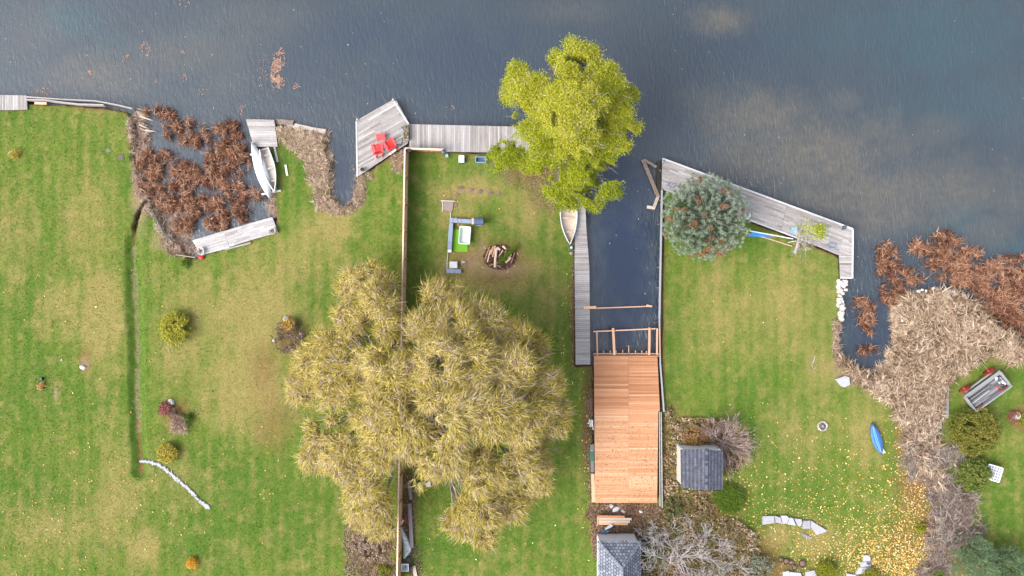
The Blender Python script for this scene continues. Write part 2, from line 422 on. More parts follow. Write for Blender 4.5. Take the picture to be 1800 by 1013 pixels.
# ------------------------------------------------------------------ water
wxa = axis(-47, 47, .25, 1800); wya = axis(-27, 27, .25, 1800)
WX, WY = np.meshgrid(wxa, wya); wu = 900+WX.ravel()/S; wv = 506.5-WY.ravel()/S
wn1 = fbm(wu/40, wv/40, 41); wn2 = fbm(wu/14, wv/14, 42)
WEED = [(1330, 205, 120, 60, .9), (1420, 270, 190, 85, 1.0), (1500, 345, 160, 80, .95), (1330, 290, 120, 60, .7), (1620, 330, 160, 70, .8), (1250, 180, 60, 40, .5), (1560, 370, 120, 60, .8), (1700, 330, 110, 60, .6), (1270, 35, 50, 28, .9), (1740, 400, 60, 40, .5), (1640, 230, 60, 40, .4), (170, 130, 110, 50, .55), (330, 90, 140, 50, .4), (440, 30, 120, 40, .35), (60, 60, 80, 60, .3), (430, 60, 60, 40, .3), (1480, 180, 40, 25, .5), (1780, 350, 60, 60, .5), (1090, 560, 30, 60, .25), (400, 140, 60, 40, .3), (1000, 20, 80, 30, .35)]
TEAL = [(120, 35, 60, 35, .9), (200, 70, 60, 30, .4), (1650, 60, 200, 90, .7), (1700, 180, 160, 60, .5), (1500, 60, 180, 60, .4), (1690, 385, 60, 30, .7), (1780, 440, 40, 30, .6), (350, 60, 50, 20, .3)]
PURP = [(820, 120, 200, 110, .6), (650, 60, 120, 60, .6), (1200, 320, 40, 40, .3), (540, 120, 60, 60, .4), (1100, 470, 60, 140, .9), (1100, 340, 50, 80, .7), (600, 300, 20, 60, .4), (1300, 90, 120, 50, .4), (390, 320, 70, 70, -.4)]
def accw(L):
    a = np.zeros(len(wu))
    for cu, cv, ru, rv, w in L: a = np.maximum(a, w*blob(wu, wv, cu, cv, ru, rv, wn1*.5+wn2*.5, .8, .9))
    return a
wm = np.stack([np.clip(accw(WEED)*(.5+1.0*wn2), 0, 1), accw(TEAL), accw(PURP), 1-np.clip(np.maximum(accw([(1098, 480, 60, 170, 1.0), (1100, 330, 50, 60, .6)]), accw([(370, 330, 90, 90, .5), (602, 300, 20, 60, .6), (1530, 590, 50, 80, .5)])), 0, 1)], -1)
m, nt, b, out = node_mat('lake_water')
at = nt.nodes.new('ShaderNodeAttribute'); at.attribute_name = 'mask'
sp = nt.nodes.new('ShaderNodeSeparateColor'); nt.links.new(at.outputs['Color'], sp.inputs[0])
geo = nt.nodes.new('ShaderNodeNewGeometry')
def wnoise(scale, rot, sc3, det=3, ro=.55, dist=0.0):
    mp = nt.nodes.new('ShaderNodeMapping'); mp.inputs['Rotation'].default_value = (0, 0, rot); mp.inputs['Scale'].default_value = sc3
    nt.links.new(geo.outputs['Position'], mp.inputs['Vector'])
    n = nt.nodes.new('ShaderNodeTexNoise'); n.inputs['Scale'].default_value = scale; n.inputs['Detail'].default_value = det; n.inputs['Roughness'].default_value = ro; n.inputs['Distortion'].default_value = dist
    nt.links.new(mp.outputs[0], n.inputs['Vector']); return n.outputs['Fac']
def mixc(f, a, c):
    x = nt.nodes.new('ShaderNodeMix'); x.data_type = 'RGBA'
    nt.links.new(f, x.inputs[0])
    for sck, val in ((x.inputs[6], a), (x.inputs[7], c)):
        if isinstance(val, tuple): sck.default_value = (*val, 1)
        else: nt.links.new(val, sck)
    return x.outputs[2]
big = wnoise(.16, 0, (1, 1, 1), 4, .6)
mott = wnoise(1.6, 0, (1, 1, 1), 4, .7)
base = mixc(big, (.023, .034, .047), (.040, .052, .062))
base = mixc(sp.outputs[2], base, (.019, .032, .054))
base = mixc(sp.outputs[1], base, (.026, .055, .068))
base = mixc(math_n(nt, 'MULTIPLY', sp.outputs[0], math_n(nt, 'ADD', math_n(nt, 'MULTIPLY', mott, 1.6), -.1), True), base, (.098, .088, .068))
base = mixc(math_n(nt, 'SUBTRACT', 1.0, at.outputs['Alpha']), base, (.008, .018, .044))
nt.links.new(base, b.inputs['Base Color'])
b.inputs['Roughness'].default_value = .20; b.inputs['IOR'].default_value = 1.72
w1 = wnoise(3.4, 0, (1.0, .36, 1), 4, .65, .4)
w2 = wnoise(4.2, R(-38), (1.0, .34, 1), 4, .62, .5)
zone = wnoise(.035, 0, (1, 1, 1), 1)
sepp = nt.nodes.new('ShaderNodeSeparateXYZ'); nt.links.new(geo.outputs['Position'], sepp.inputs[0])
side = math_n(nt, 'MULTIPLY', math_n(nt, 'ADD', sepp.outputs[0], 2), .06, True)
mixf = nt.nodes.new('ShaderNodeMix'); mixf.data_type = 'FLOAT'
nt.links.new(side, mixf.inputs[0]); nt.links.new(w1, mixf.inputs[2]); nt.links.new(w2, mixf.inputs[3])
hh = math_n(nt, 'ADD', math_n(nt, 'MULTIPLY', mixf.outputs[0], math_n(nt, 'ADD', math_n(nt, 'MULTIPLY', side, .55), .85)), math_n(nt, 'MULTIPLY', wnoise(7.5, R(15), (1, .5, 1), 2), .18))
gust = wnoise(.12, R(20), (1, .6, 1), 3)
hh = math_n(nt, 'MULTIPLY', hh, math_n(nt, 'MULTIPLY', math_n(nt, 'ADD', gust, .35), math_n(nt, 'ADD', math_n(nt, 'MULTIPLY', at.outputs['Alpha'], .82), .18)))
bp = nt.nodes.new('ShaderNodeBump'); bp.inputs['Strength'].default_value = 1.0; bp.inputs['Distance'].default_value = .068
nt.links.new(hh, bp.inputs['Height']); nt.links.new(bp.outputs[0], b.inputs['Normal'])
WATER = m
nx2, ny2 = len(wxa), len(wya); ii = np.arange(nx2*ny2).reshape(ny2, nx2)
WF = np.stack([ii[:-1, :-1].ravel(), ii[:-1, 1:].ravel(), ii[1:, 1:].ravel(), ii[1:, :-1].ravel()], 1)
w_o = npmesh('lake_water', np.stack([WX.ravel(), WY.ravel(), 0*WX.ravel()], 1), WF, WATER, colattr=wm, smooth=True)
tag(w_o, 'rippled grey blue lake water with weed beds showing through', kind='structure')

# ------------------------------------------------------------------ materials for things
GREYW = [(.11, .09, .082), (.235, .212, .202), (.325, .305, .30), (.42, .40, .40)]
def greywood(name, ang, cols=GREYW): return MT(name, cols, rough=.8, ns=5.0, na=.5, angle=ang, stretch=9, fine=.22)
EDGEW = greywood('pale_edge_boards', 0, [(.34, .32, .32), (.46, .44, .44), (.54, .53, .54)])
WOODX = greywood('weathered_planks', 0); WOODY = greywood('weathered_planks_across', R(90)); WOOD25 = greywood('weathered_planks_slanted', R(-21)); WOOD30 = greywood('weathered_planks_rising', R(31))
WOOD17 = greywood('weathered_planks_patched', R(17), [(.12, .11, .11), (.29, .27, .265), (.40, .38, .38), (.47, .45, .45)])
CEDAR = MT('fresh_cedar', [(.30, .125, .058), (.42, .195, .095), (.48, .255, .135), (.53, .34, .205)], rough=.7, ns=3.5, na=.30, angle=0, stretch=10, fine=.10)
CEDARV = MT('fresh_cedar_beams', [(.40, .20, .11), (.55, .31, .19), (.62, .40, .27)], rough=.7, ns=2.2, na=.3, angle=R(90), stretch=8)
RAIL = MT('pale_new_rail', [(.60, .38, .27), (.74, .54, .42)], rough=.6, ns=2, na=.3, angle=R(90), stretch=8)
DARKW = MT('wet_dark_wood', [(.02, .018, .015), (.06, .05, .045), (.12, .10, .09)], rough=.6, ns=4, na=.4)
DRIFT = MT('bleached_driftwood', [(.12, .085, .065), (.30, .24, .20), (.44, .39, .35)], rough=.85, ns=4, na=.5, fine=.3)
BARK = MT('grey_bark', [(.10, .08, .065), (.20, .165, .14), (.30, .26, .23)], rough=.9, ns=6, na=.5, bump=.4)
PBARK = MT('pale_bare_bark', [(.20, .175, .175), (.32, .29, .285), (.42, .39, .385)], rough=.9, ns=6, na=.3)
PINKB = MT('pinkish_twig_bark', [(.20, .13, .12), (.32, .235, .22), (.40, .31, .29)], rough=.9, ns=6, na=.3)
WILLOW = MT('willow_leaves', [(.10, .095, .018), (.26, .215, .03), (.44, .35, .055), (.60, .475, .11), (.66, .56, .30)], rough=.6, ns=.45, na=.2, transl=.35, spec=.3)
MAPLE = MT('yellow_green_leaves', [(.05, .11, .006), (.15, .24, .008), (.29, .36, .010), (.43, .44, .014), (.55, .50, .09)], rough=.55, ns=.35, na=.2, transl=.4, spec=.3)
PINEG = MT('blue_green_needles', [(.035, .06, .034), (.125, .18, .115), (.25, .31, .22), (.38, .44, .34)], rough=.6, ns=1.2, na=.15, transl=.2)
PINEO = MT('rusty_dead_needles', [(.18, .09, .04), (.34, .18, .09)], rough=.8, ns=3, na=.3)
REEDB = MT('rusty_dead_reeds', [(.022, .008, .004), (.115, .040, .019), (.26, .108, .055), (.44, .27, .18)], rough=.85, ns=.6, na=.22, transl=.15)
REEDP = MT('pale_dead_reeds', [(.075, .045, .024), (.24, .155, .095), (.43, .31, .21), (.60, .48, .36)], rough=.85, ns=.9, na=.2, transl=.15)
REEDK = MT('pinkish_dead_grass', [(.06, .035, .025), (.23, .145, .10), (.40, .28, .21), (.56, .44, .35)], rough=.85, ns=.9, na=.25, transl=.15)
GREENL = MT('juniper_green', [(.05, .07, .006), (.14, .17, .012), (.28, .27, .02), (.40, .36, .04)], rough=.7, ns=1.5, na=.25, transl=.2)
YELLS = MT('golden_shrub_leaves', [(.14, .13, .015), (.32, .27, .025), (.46, .37, .06)], rough=.7, ns=2, na=.25, transl=.2)
ORNGS = MT('orange_mum_flowers', [(.30, .13, .01), (.50, .24, .01), (.60, .34, .03)], rough=.7, ns=3, na=.3)
BROWNL = MT('brown_leaf_litter', [(.05, .028, .018), (.13, .07, .045), (.22, .13, .09), (.32, .22, .17)], rough=.9, ns=1.5, na=.3)
OLIVEL = MT('mixed_autumn_undergrowth', [(.05, .035, .015), (.12, .11, .03), (.20, .16, .05), (.30, .18, .12), (.46, .35, .28)], rough=.9, ns=1.2, na=.4)
FALL = MT('fallen_yellow_leaves', [(.20, .09, .04), (.42, .19, .05), (.58, .34, .07), (.64, .46, .14), (.68, .58, .36)], rough=.7, ns=1, na=.25)
CONIF = MT('soft_green_conifer', [(.03, .055, .02), (.07, .12, .05), (.12, .19, .09), (.17, .24, .13)], rough=.7, ns=1.2, na=.25, transl=.15)
HEDGE = MT('mossy_hedge', [(.02, .04, .003), (.06, .11, .006), (.12, .19, .012)], rough=.9, ns=3, na=.35, transl=.1)
MOSS = MT('olive_mound_leaves', [(.06, .07, .004), (.15, .16, .008), (.24, .24, .012)], rough=.9, ns=3, na=.35)
WHITE = plain('white_paint', (.60, .61, .64), .45)
OFFW = plain('aged_white_paint', (.50, .50, .50), .6)
ALU = plain('dull_aluminium', (.52, .54, .58), .42, metal=.3)
CREAM = plain('cream_siding', (.44, .42, .37), .7)
REDP = plain('red_plastic', (.66, .016, .018), .5, var=.25)
REDF = plain('faded_red_plastic', (.68, .06, .065), .55)
REDI = plain('red_painted_iron', (.22, .014, .018), .7)
BLUEP = plain('blue_plastic', (.012, .15, .52), .4, var=.25)
BLUEC = plain('blue_cloth', (.01, .17, .52), .7)
LBLUE = plain('pale_blue_plastic', (.20, .35, .48), .5)
NAVY = plain('dark_blue_cover', (.06, .09, .16), .5)
SLATEP = plain('slate_blue_cushion', (.20, .24, .34), .6)
BLACK = plain('black_plastic', (.018, .018, .022), .5)
CHARC = plain('charcoal_metal', (.07, .075, .085), .5)
STEEL = plain('grey_galvanised_steel', (.30, .32, .35), .5, metal=.3)
BEIGE = plain('beige_hull_floor', (.42, .34, .27), .7, var=.2)
LIME = MT('lime_turf_mat', [(.12, .30, .02), (.19, .40, .03)], rough=.9, ns=9, na=.4)
GLASSY = plain('frosted_plastic', (.55, .62, .58), .3)
STONE = MT('pale_limestone', [(.18, .17, .18), (.31, .31, .335), (.40, .40, .43)], rough=.85, ns=2.5, na=.45, fine=.25, bump=.3)
ROCKG = MT('grey_rock', [(.20, .18, .17), (.34, .32, .31), (.50, .48, .47)], rough=.9, ns=5, na=.4, fine=.2)
SHING = MT('charcoal_shingles', [(.05, .055, .075), (.08, .085, .11), (.13, .135, .165)], rough=.9, ns=9, na=.35, fine=.3, spec=.15)
SHING2 = MT('blue_grey_shingles', [(.12, .13, .165), (.18, .195, .24), (.24, .26, .31)], rough=.85, ns=4, na=.2, fine=.1, spec=.15)
SHBASE = plain('dark_roof_felt', (.022, .024, .032), .9)
TARP = plain('pale_tarpaulin', (.50, .55, .58), .45, var=.2)
GREENP = plain('green_plastic', (.03, .13, .08), .5)
TERR = plain('rusty_metal', (.30, .13, .07), .8)
YELP = plain('pale_yellow_plastic', (.62, .58, .30), .5)
PEACH = MT('cut_firewood', [(.28, .13, .08), (.46, .28, .19), (.62, .48, .38)], rough=.8, ns=3, na=.4)

FENCEB = MT('brightened_fence_boards', [(.58, .38, .20), (.68, .50, .30), (.72, .57, .38)], rough=.7, ns=3, na=.3)  # cedar colour brightened, since the boards' visible face lies in shade
# ------------------------------------------------------------------ vectorised strand and leaf makers
def unit(a): return a/np.maximum(np.linalg.norm(a, axis=-1, keepdims=True), 1e-9)
def ribbons(P0, D, L, W, curl, droop, tint, nseg=3, tilt=.6, seed=1):
    r = np.random.RandomState(seed); n = len(P0); D = unit(D)
    nn = unit(np.stack([r.normal(0, tilt, n), r.normal(0, tilt, n), np.ones(n)], 1))
    side = unit(np.cross(D, nn)); hs_ = unit(np.cross(D, np.tile([0, 0, 1.0], (n, 1)))+1e-6)
    V = np.zeros((n, nseg+1, 2, 3))
    for i in range(nseg+1):
        t = i/nseg
        c = P0+D*(L*t)[:, None]+hs_*(curl*L*t*t)[:, None]; c[:, 2] -= droop*L*t*t
        w = W*(1-.85*t)*(1.0 if i else .8)/2
        V[:, i, 0] = c-side*w[:, None]; V[:, i, 1] = c+side*w[:, None]
    base = (np.arange(n)*(nseg+1)*2)[:, None]
    F = []
    for i in range(nseg):
        a = base+i*2; F.append(np.concatenate([a, a+1, a+3, a+2], 1))
    return V.reshape(-1, 3), np.concatenate(F, 0), np.repeat(tint, (nseg+1)*2)
def leaves(P0, size, tint, up=.7, seed=1, aspect=.62):
    r = np.random.RandomState(seed); n = len(P0)
    N = unit(np.stack([r.normal(0, 1, n), r.normal(0, 1, n), np.abs(r.normal(0, 1, n))+up], 1))
    A = unit(np.cross(N, unit(r.normal(0, 1, (n, 3))))); B = np.cross(N, A)
    s_ = size[:, None]
    V = np.stack([P0-A*s_, P0-B*s_*aspect, P0+A*s_, P0+B*s_*aspect], 1)
    F = np.arange(n*4).reshape(n, 4)
    return V.reshape(-1, 3), F, np.repeat(tint, 4)
def join(parts):
    Vs, Fs, Ts = [], [], []; o = 0
    for V, F, T in parts:
        Vs.append(V); Fs.append(F+o); Ts.append(T); o += len(V)
    return np.concatenate(Vs), np.concatenate(Fs), np.concatenate(Ts)

def lobe_points(lobes, density, r, shell=.62, low=-.25, clump=.28, per=9):
    """lobes: (x,y,z,rx,rz) -> clumped points near the lobes' shells, lobe index, outward direction"""
    Ps, Ds, Ls, Cs = [], [], [], []
    for k, (x, y, z, rx, rz) in enumerate(lobes):
        n = max(6, int(density*rx*rx*4))
        d = unit(r.normal(0, 1, (n, 3))); d[:, 2] = np.where(d[:, 2] < low, -d[:, 2], d[:, 2])
        q = shell+(1.03-shell)*r.rand(n)**.6
        c = np.array([x, y, z])+d*np.array([rx, rx, rz])*q[:, None]
        cc = np.repeat(c, per, 0)+r.normal(0, clump, (n*per, 3))*np.array([1, 1, .7])
        Ps.append(cc); Ds.append(np.repeat(d, per, 0)); Ls.append(np.full(n*per, k)); Cs.append(np.repeat(r.rand(n), per))
    return np.concatenate(Ps), np.concatenate(Ds), np.concatenate(Ls), np.concatenate(Cs)

def wl_lobes(L, zf=None, flat=.75):
    out = []
    for u, v, z, rp in L:
        x, y, _ = P(u, v, z); r = rp*S*(H-z)/H
        out.append((x, y, z, r, r*flat))
    return out
def limbs(mb, base, lobes, r0, fork=.35, twigs=5, n=7, rr=None, thin=.03):
    """trunk up to a fork, then a bent limb to each lobe with twigs into it"""
    rr = rr or random.Random(4)
    b0 = Vector(base)
    zs = [l[2] for l in lobes]; top = b0.z+(max(zs)-b0.z)*fork
    cx = sum(l[0] for l in lobes)/len(lobes); cy = sum(l[1] for l in lobes)/len(lobes)
    fk = Vector((b0.x+(cx-b0.x)*.15, b0.y+(cy-b0.y)*.15, top))
    mb.tube([b0-Vector((0, 0, .3)), b0.lerp(fk, .1), b0.lerp(fk, .5)+Vector((.08, .05, 0)), fk], [r0*1.35, r0*1.05, r0*.9, r0*.8], 10, tint=.4)
    for (x, y, z, rx, rz) in lobes:
        e = Vector((x, y, z)); d = (e-fk).length
        s_ = b0.lerp(fk, rr.uniform(.6, 1.0))
        q1 = s_.lerp(e, .33)+Vector((rr.uniform(-.4, .4), rr.uniform(-.4, .4), rr.uniform(.0, .12)*d)); q2 = s_.lerp(e, .68)+Vector((rr.uniform(-.4, .4), rr.uniform(-.4, .4), .10*d))
        a = r0*rr.uniform(.28, .45)
        mb.tube([s_, q1, q2, e], [a, a*.7, a*.45, a*.22], n, tint=rr.random())
        for k in range(twigs):
            st = q2.lerp(e, rr.uniform(.0, 1))
            dr = Vector((rr.gauss(0, 1), rr.gauss(0, 1), rr.uniform(-.2, .9))).normalized()
            en = e+Vector((dr.x*rx, dr.y*rx, dr.z*rz))*.92
            mb.tube([st, st.lerp(en, .5)+Vector((rr.uniform(-.2, .2), rr.uniform(-.2, .2), .12)), en], [a*.25+.01, a*.15+.008, thin*.35], 5, tint=rr.random())

# ------------------------------------------------------------------ decks and docks
def clip(poly, nx_, ny_, c):
    out = []
    for i in range(len(poly)):
        a = poly[i]; b_ = poly[(i+1) % len(poly)]
        da = a[0]*nx_+a[1]*ny_-c; db = b_[0]*nx_+b_[1]*ny_-c
        if da <= 0: out.append(a)
        if (da < 0 < db) or (db < 0 < da):
            t = da/(da-db); out.append((a[0]+(b_[0]-a[0])*t, a[1]+(b_[1]-a[1])*t))
    return out
def planks(mb, poly, z, ang, w=.14, gap=.012, th=.04, cut=None, tint=None, joins=0):
    nx_, ny_ = -math.sin(ang), math.cos(ang); tx, ty = math.cos(ang), math.sin(ang)
    lo = min(p[0]*nx_+p[1]*ny_ for p in poly); hi = max(p[0]*nx_+p[1]*ny_ for p in poly)
    k = lo; i = 0
    while k < hi:
        q = clip(clip(poly, nx_, ny_, k+w-gap), -nx_, -ny_, -k)
        if len(q) >= 3:
            segs = [q]
            if joins:
                t0 = min(p[0]*tx+p[1]*ty for p in q); t1 = max(p[0]*tx+p[1]*ty for p in q)
                j = t0+rnd.uniform(.15, .85)*joins; segs = []
                last = t0-1
                while j < t1:
                    segs.append(clip(clip(q, tx, ty, j-.006), -tx, -ty, -last)); last = j; j += joins*rnd.uniform(.7, 1.3)
                segs.append(clip(q, -tx, -ty, -last))
            for sg in segs:
                if len(sg) >= 3:
                    t = min(1, max(0, rnd.gauss(.56, .14))) if tint is None else tint(i)
                    zz = z+rnd.uniform(-.004, .006)
                    mb.prism(sg, zz-th, zz, t)
        k += w; i += 1
def rim(mb, poly, z, th=.05, h=.18, tint=.25, closed=True):
    n = len(poly)
    for i in range(n if closed else n-1):
        a = poly[i]; b_ = poly[(i+1) % n]
        mb.beam((a[0], a[1], z), (b_[0], b_[1], z), th, h, tint)
def inset(poly, d):
    cx = sum(p[0] for p in poly)/len(poly); cy = sum(p[1] for p in poly)/len(poly)
    out = []
    for p in poly:
        v_ = Vector((cx-p[0], cy-p[1])); L = v_.length
        out.append((p[0]+v_.x/L*d, p[1]+v_.y/L*d))
    return out
def dock(name, label, polys, z, angs, mat, w=.14, posts=(), joins=0, tint=None, cat='dock', matf=None):
    pw = [[P2(u, v, z) for u, v in pl] for pl in polys]
    cx = sum(p[0] for p in pw[0])/len(pw[0]); cy = sum(p[1] for p in pw[0])/len(pw[0])
    t = thing(name, label, cat, (cx, cy, 0))
    d = MB(); f = MB()
    for pl, a in zip(pw, angs):
        planks(d, pl, z, a, w, joins=joins, tint=tint)
        rim(f, inset(pl, .06), z-.15, .05, .20)
        # joists
        nx_, ny_ = math.cos(a), math.sin(a)
        lo = min(p[0]*nx_+p[1]*ny_ for p in pl); hi = max(p[0]*nx_+p[1]*ny_ for p in pl); k = lo+.6
        ip = inset(pl, .1)
        while k < hi-.3:
            q = clip(clip(ip, nx_, ny_, k+.05), -nx_, -ny_, -k)
            if len(q) >= 3: f.prism(q, z-.20, z-.045, .3)
            k += .9
    d.build('decking', mat, t); f.build('frame', matf or DARKW, t)
    for (u, v) in posts:
        x, y = P2(u, v, z); pm = MB(); pm.lathe((x, y, -1.1), [(.075, 0), (.075, z+1.02), (.04, z+1.05)], 8, .3); pm.build('piling', DARKW, t)
    return t

def dir_ang(a, b):   # world angle of the photo direction a->b
    return math.atan2(-(b[1]-a[1]), b[0]-a[0])

dock('wooden_dock', 'small grey dock on the left edge of the lawn, boards running towards the water', [[(-60, 166), (47, 168), (48, 193), (-60, 195)]], .55, [R(90)], WOODY, posts=[(46, 169), (5, 168)])
dock('wooden_dock', 'small weathered dock at the bow of the white upturned canoe', [[(432, 209.5), (482, 211), (488, 258), (446, 258)]], .55, [0], WOODX, w=.2, posts=[(433, 210), (446, 256), (482, 212)])
t = dock('wooden_dock', 'long grey dock with a round planter at each end beside the reed inlet', [[(338, 423), (392, 406.5), (404, 436), (353, 449)], [(392, 407), (434, 394), (442, 422), (404, 434)], [(433, 394), (479, 382), (489, 409), (442, 422)]], .55,
     [R(16.5), R(17), R(15.5)], WOOD17, w=.24, posts=[(339, 424), (479, 384)], joins=2.0)
mb = MB(); mb.beam(P(396, 439, .5), P(441, 427, .5), .14, .12, .4); mb.build('step_board', WOODX, t)
D4 = [(625, 213), (691.5, 175), (697, 178), (720.5, 219), (717, 252), (697, 265), (627, 312)]
dock('dock_platform', 'angular weathered dock platform carrying the red chairs', [D4], .60, [dir_ang((625, 213), (691, 175))], WOOD30, w=.15, posts=[(626, 214), (691, 177), (719, 220), (627, 309)], joins=3.6)
dock('wooden_dock', 'grey boardwalk dock running from the chair platform to under the yellow green tree', [[(720, 218.5), (960, 224), (962, 270), (719, 265.5)]], .58, [R(90)], WOODY, w=.16, posts=[(722, 220), (800, 221), (880, 223), (940, 225)])
dock('wooden_dock', 'long narrow grey dock along the left side of the boat slip', [[(1011, 330), (1028, 330), (1030.5, 400), (1036, 470), (1037.5, 628), (1037.5, 641), (1012, 641), (1010, 470)]], .55, [0], WOODX, w=.17, posts=[(1029, 400), (1035.5, 472), (1037, 560), (1037, 626)], tint=lambda i: rnd.uniform(.4, .8))
a7 = dir_ang((1165, 277.5), (1383, 359)); a7b = dir_ang((1383, 359), (1501, 402))
dock('wooden_dock', 'long slanting weathered dock on the right, ending in a short leg of boards',
     [[(1164, 277.5), (1384, 359), (1372, 407), (1314, 385), (1163, 333)], [(1384.5, 359), (1501, 402), (1500.5, 449), (1475, 449), (1425, 428), (1372.5, 407)], [(1475, 449.5), (1500.5, 449.5), (1500, 490), (1477, 490)]], .60,
     [a7, a7b, 0], WOOD25, w=.17, posts=[(1166, 280), (1240, 306), (1320, 337), (1400, 366), (1499, 404), (1498, 488)], joins=2.6)

def edge_board(par, a, b_, z=.615, w_=.12): q = MB(); q.beam(P(*a, z), P(*b_, z), w_, .035, .8); q.build('edge_board', EDGEW, par)
d7 = [o for o in COL.objects if o.get('label', '').startswith('long slanting')][0]
edge_board(d7, (1165.5, 279), (1499.5, 402.5)); edge_board(d7, (1499.5, 404), (1498.5, 489)); edge_board(d7, (1478, 488.5), (1498, 488.8)); edge_board(d7, (1320, 388), (1424, 427))
d4 = [o for o in COL.objects if o.get('label', '').startswith('angular weathered')][0]
edge_board(d4, (626.3, 214.5), (628, 310)); edge_board(d4, (691, 176.5), (719, 219.5))
# cedar deck over the boat slip, with its unfinished frame
ZD = .85
dk = thing('cedar_deck', 'large new orange cedar deck at the end of the boat slip', 'deck', P(1100, 755, 0))
for nm, pl, off in (('left', [(1044, 627), (1105, 627), (1105, 884), (1046, 884)], .22), ('right', [(1105.3, 626), (1155.5, 627), (1160, 722), (1157, 724), (1155, 884.5), (1105.3, 884)], .45)):
    d = MB(); pw = [P2(u, v, ZD) for u, v in pl]
    seg = {}
    def tt(i, off=off):
        # boards change tone in runs, the far third is redder, the near part paler and knotty
        if i % 1 == 0: pass
        q = i*.145/12.8
        base_ = .28 if q > .63 else .60
        return min(1, max(0, base_+rnd.gauss(0, .18)+.14*math.sin(i*.37+off*9)))
    planks(d, pw, ZD, 0, .145, gap=.010, tint=tt)
    kn = random.Random(9 if nm == 'left' else 10)
    for _ in range(210):
        u = kn.uniform(1048, 1102) if nm == 'left' else kn.uniform(1108, 1153); v = 735+146*kn.random()**.8
        x, y = P2(u, v, ZD); d.box((x, y, ZD+.008), (kn.uniform(.05, .14), kn.uniform(.03, .06), .012), kn.random()*3, -.35)
    d.build('decking', CEDAR, dk)
f = MB()
for u in (1047, 1072, 1105, 1130, 1153): f.beam(P(u, 629, ZD-.13), P(u, 882, ZD-.13), .05, .16, .4)
f.build('joists', CEDARV, dk)
f = MB()
f.beam(P(1043.5, 626, ZD-.1), P(1160, 626, ZD-.1), .06, .20, .3); f.build('rim_board', CEDARV, dk)
f = MB(); f.prism([P2(u, v, .7) for u, v in [(1039, 833), (1044.5, 833), (1046.5, 883), (1040.5, 883)]], .62, .74, .7); f.build('step', CEDARV, dk)
for v in (660, 700, 740, 780, 820, 860):
    for u in (1047, 1154): pm = MB(); x, y = P2(u, v, .5); pm.box((x, y, -.1), (.12, .12, 1.7), 0, .4); pm.build('post', DARKW, dk)

fr = thing('deck_frame', 'unfinished cedar deck frame standing over the dark water of the slip', 'deck frame', P(1100, 602, 0))
zf = ZD-.08
def fb(a, b, w, h, z=zf, nm='beam', mat=CEDARV): q = MB(); q.beam(P(a[0], a[1], z), P(b[0], b[1], z), w, h); return q.build(nm, mat, fr)
fb((1043, 583), (1152, 578), .10, .16); fb((1049, 582), (1050, 625), .11, .16, zf-.02); fb((1077.5, 577), (1080, 624), .20, .18, zf+.12); fb((1141.5, 576), (1141, 624), .17, .18, zf+.12); fb((1155, 577), (1154.5, 624), .12, .16, zf-.02); fb((1159.5, 576), (1160, 626), .08, .2, zf-.05)
fb((1043, 622), (1160, 622), .10, .16, zf-.01, 'ledger')
for u, L in ((1061, 4), (1072.5, 4), (1083, 4), (1094.5, 5), (1105, 13), (1117, 4), (1128, 4), (1136, 3)):
    fb((u, 620.5-L), (u, 620.5), .07, .12, zf-.02, 'joist_stub')
for u, v in ((1046, 582), (1078, 580), (1141, 578), (1155, 578), (1045, 622)):
    x, y = P2(u, v, .3); q = MB(); q.box((x, y, -.15), (.11, .11, 1.75), 0, .3); q.build('post', DARKW, fr)

q = MB(); q.beam(P(1026, 541, .66), P(1048, 540.5, .66), .24, .06, .8)
pl_ = thing('plank', 'short pale new plank lying on the narrow dock edge', 'plank', P(1037, 541, .6)); q.build('board', CEDARV, pl_)
pl_ = thing('floating_pole', 'long thin orange pole lying across the slip from the narrow dock', 'pole', P(1096, 540, .3)); q = MB(); q.beam(P(1048, 542, .5), P(1145, 538.5, .25), .10, .09, .6); q.build('pole', CEDARV, pl_)
q = MB(); q.beam(P(1136, 537, .33), P(1146, 539, .33), .16, .06, .6); q.build('cross_block', CEDARV, pl_)

# slip wall
sw = thing('slip_wall', 'grey timber retaining wall along the right side of the boat slip', 'retaining wall', P(1161, 500, 0))
q = MB(); q.beam(P(1162.5, 334, .2), P(1158.5, 640, .2), .10, 1.0, .3); q.beam(P(1158.5, 640, .2), P(1165, 724, .2), .10, 1.0, .4); q.build('wall_boards', DARKW, sw)
q = MB(); q.beam(P(1163.5, 334, .74), P(1159, 560, .74), .16, .08, .8); q.beam(P(1159, 560, .74), P(1160.5, 640, .74), .13, .08, .6)
q.beam(P(1160.5, 640, .74), P(1167, 724, .74), .14, .08, .6); q.build('cap_rail', STEEL, sw)
q = MB(); q.beam(P(1159, 724, .7), P(1160, 890, .7), .09, .14, .5); q.beam(P(1162, 724, .75), P(1164, 892, .75), .06, .2, .7); q.build('side_rail', WOODY, sw)
for v in (300, 318, 352, 372, 394, 433, 470, 494, 506, 540, 565, 596):
    q = MB(); x, y = P2(1163.5-(v-334)*.015-3.5, v, .4); q.lathe((x, y, -1.0), [(.09, 0), (.09, 1.5), (.05, 1.55)], 8, rnd.random()); q.build('wall_post', DARKW, sw)
dw = thing('broken_dock_frame', 'rotten bleached timbers hanging off the end of the right dock', 'broken dock frame', P(1145, 320, 0))
for a, b_, w_ in (((1130, 281), (1157, 346), .30), ((1132, 281), (1154, 294), .20), ((1157, 344), (1149, 366), .26), ((1137, 364), (1151, 366), .26)):
    q = MB(); q.beam(P(*a, .22), P(*b_, .26), w_, .16, rnd.random()); q.build('timber', DRIFT, dw)
q = MB(); x, y = P2(1157, 320, 0); q.beam(P(1157, 285, .1), P(1158, 345, .1), .35, .25, .1); q.build('rotten_sill', DARKW, dw)
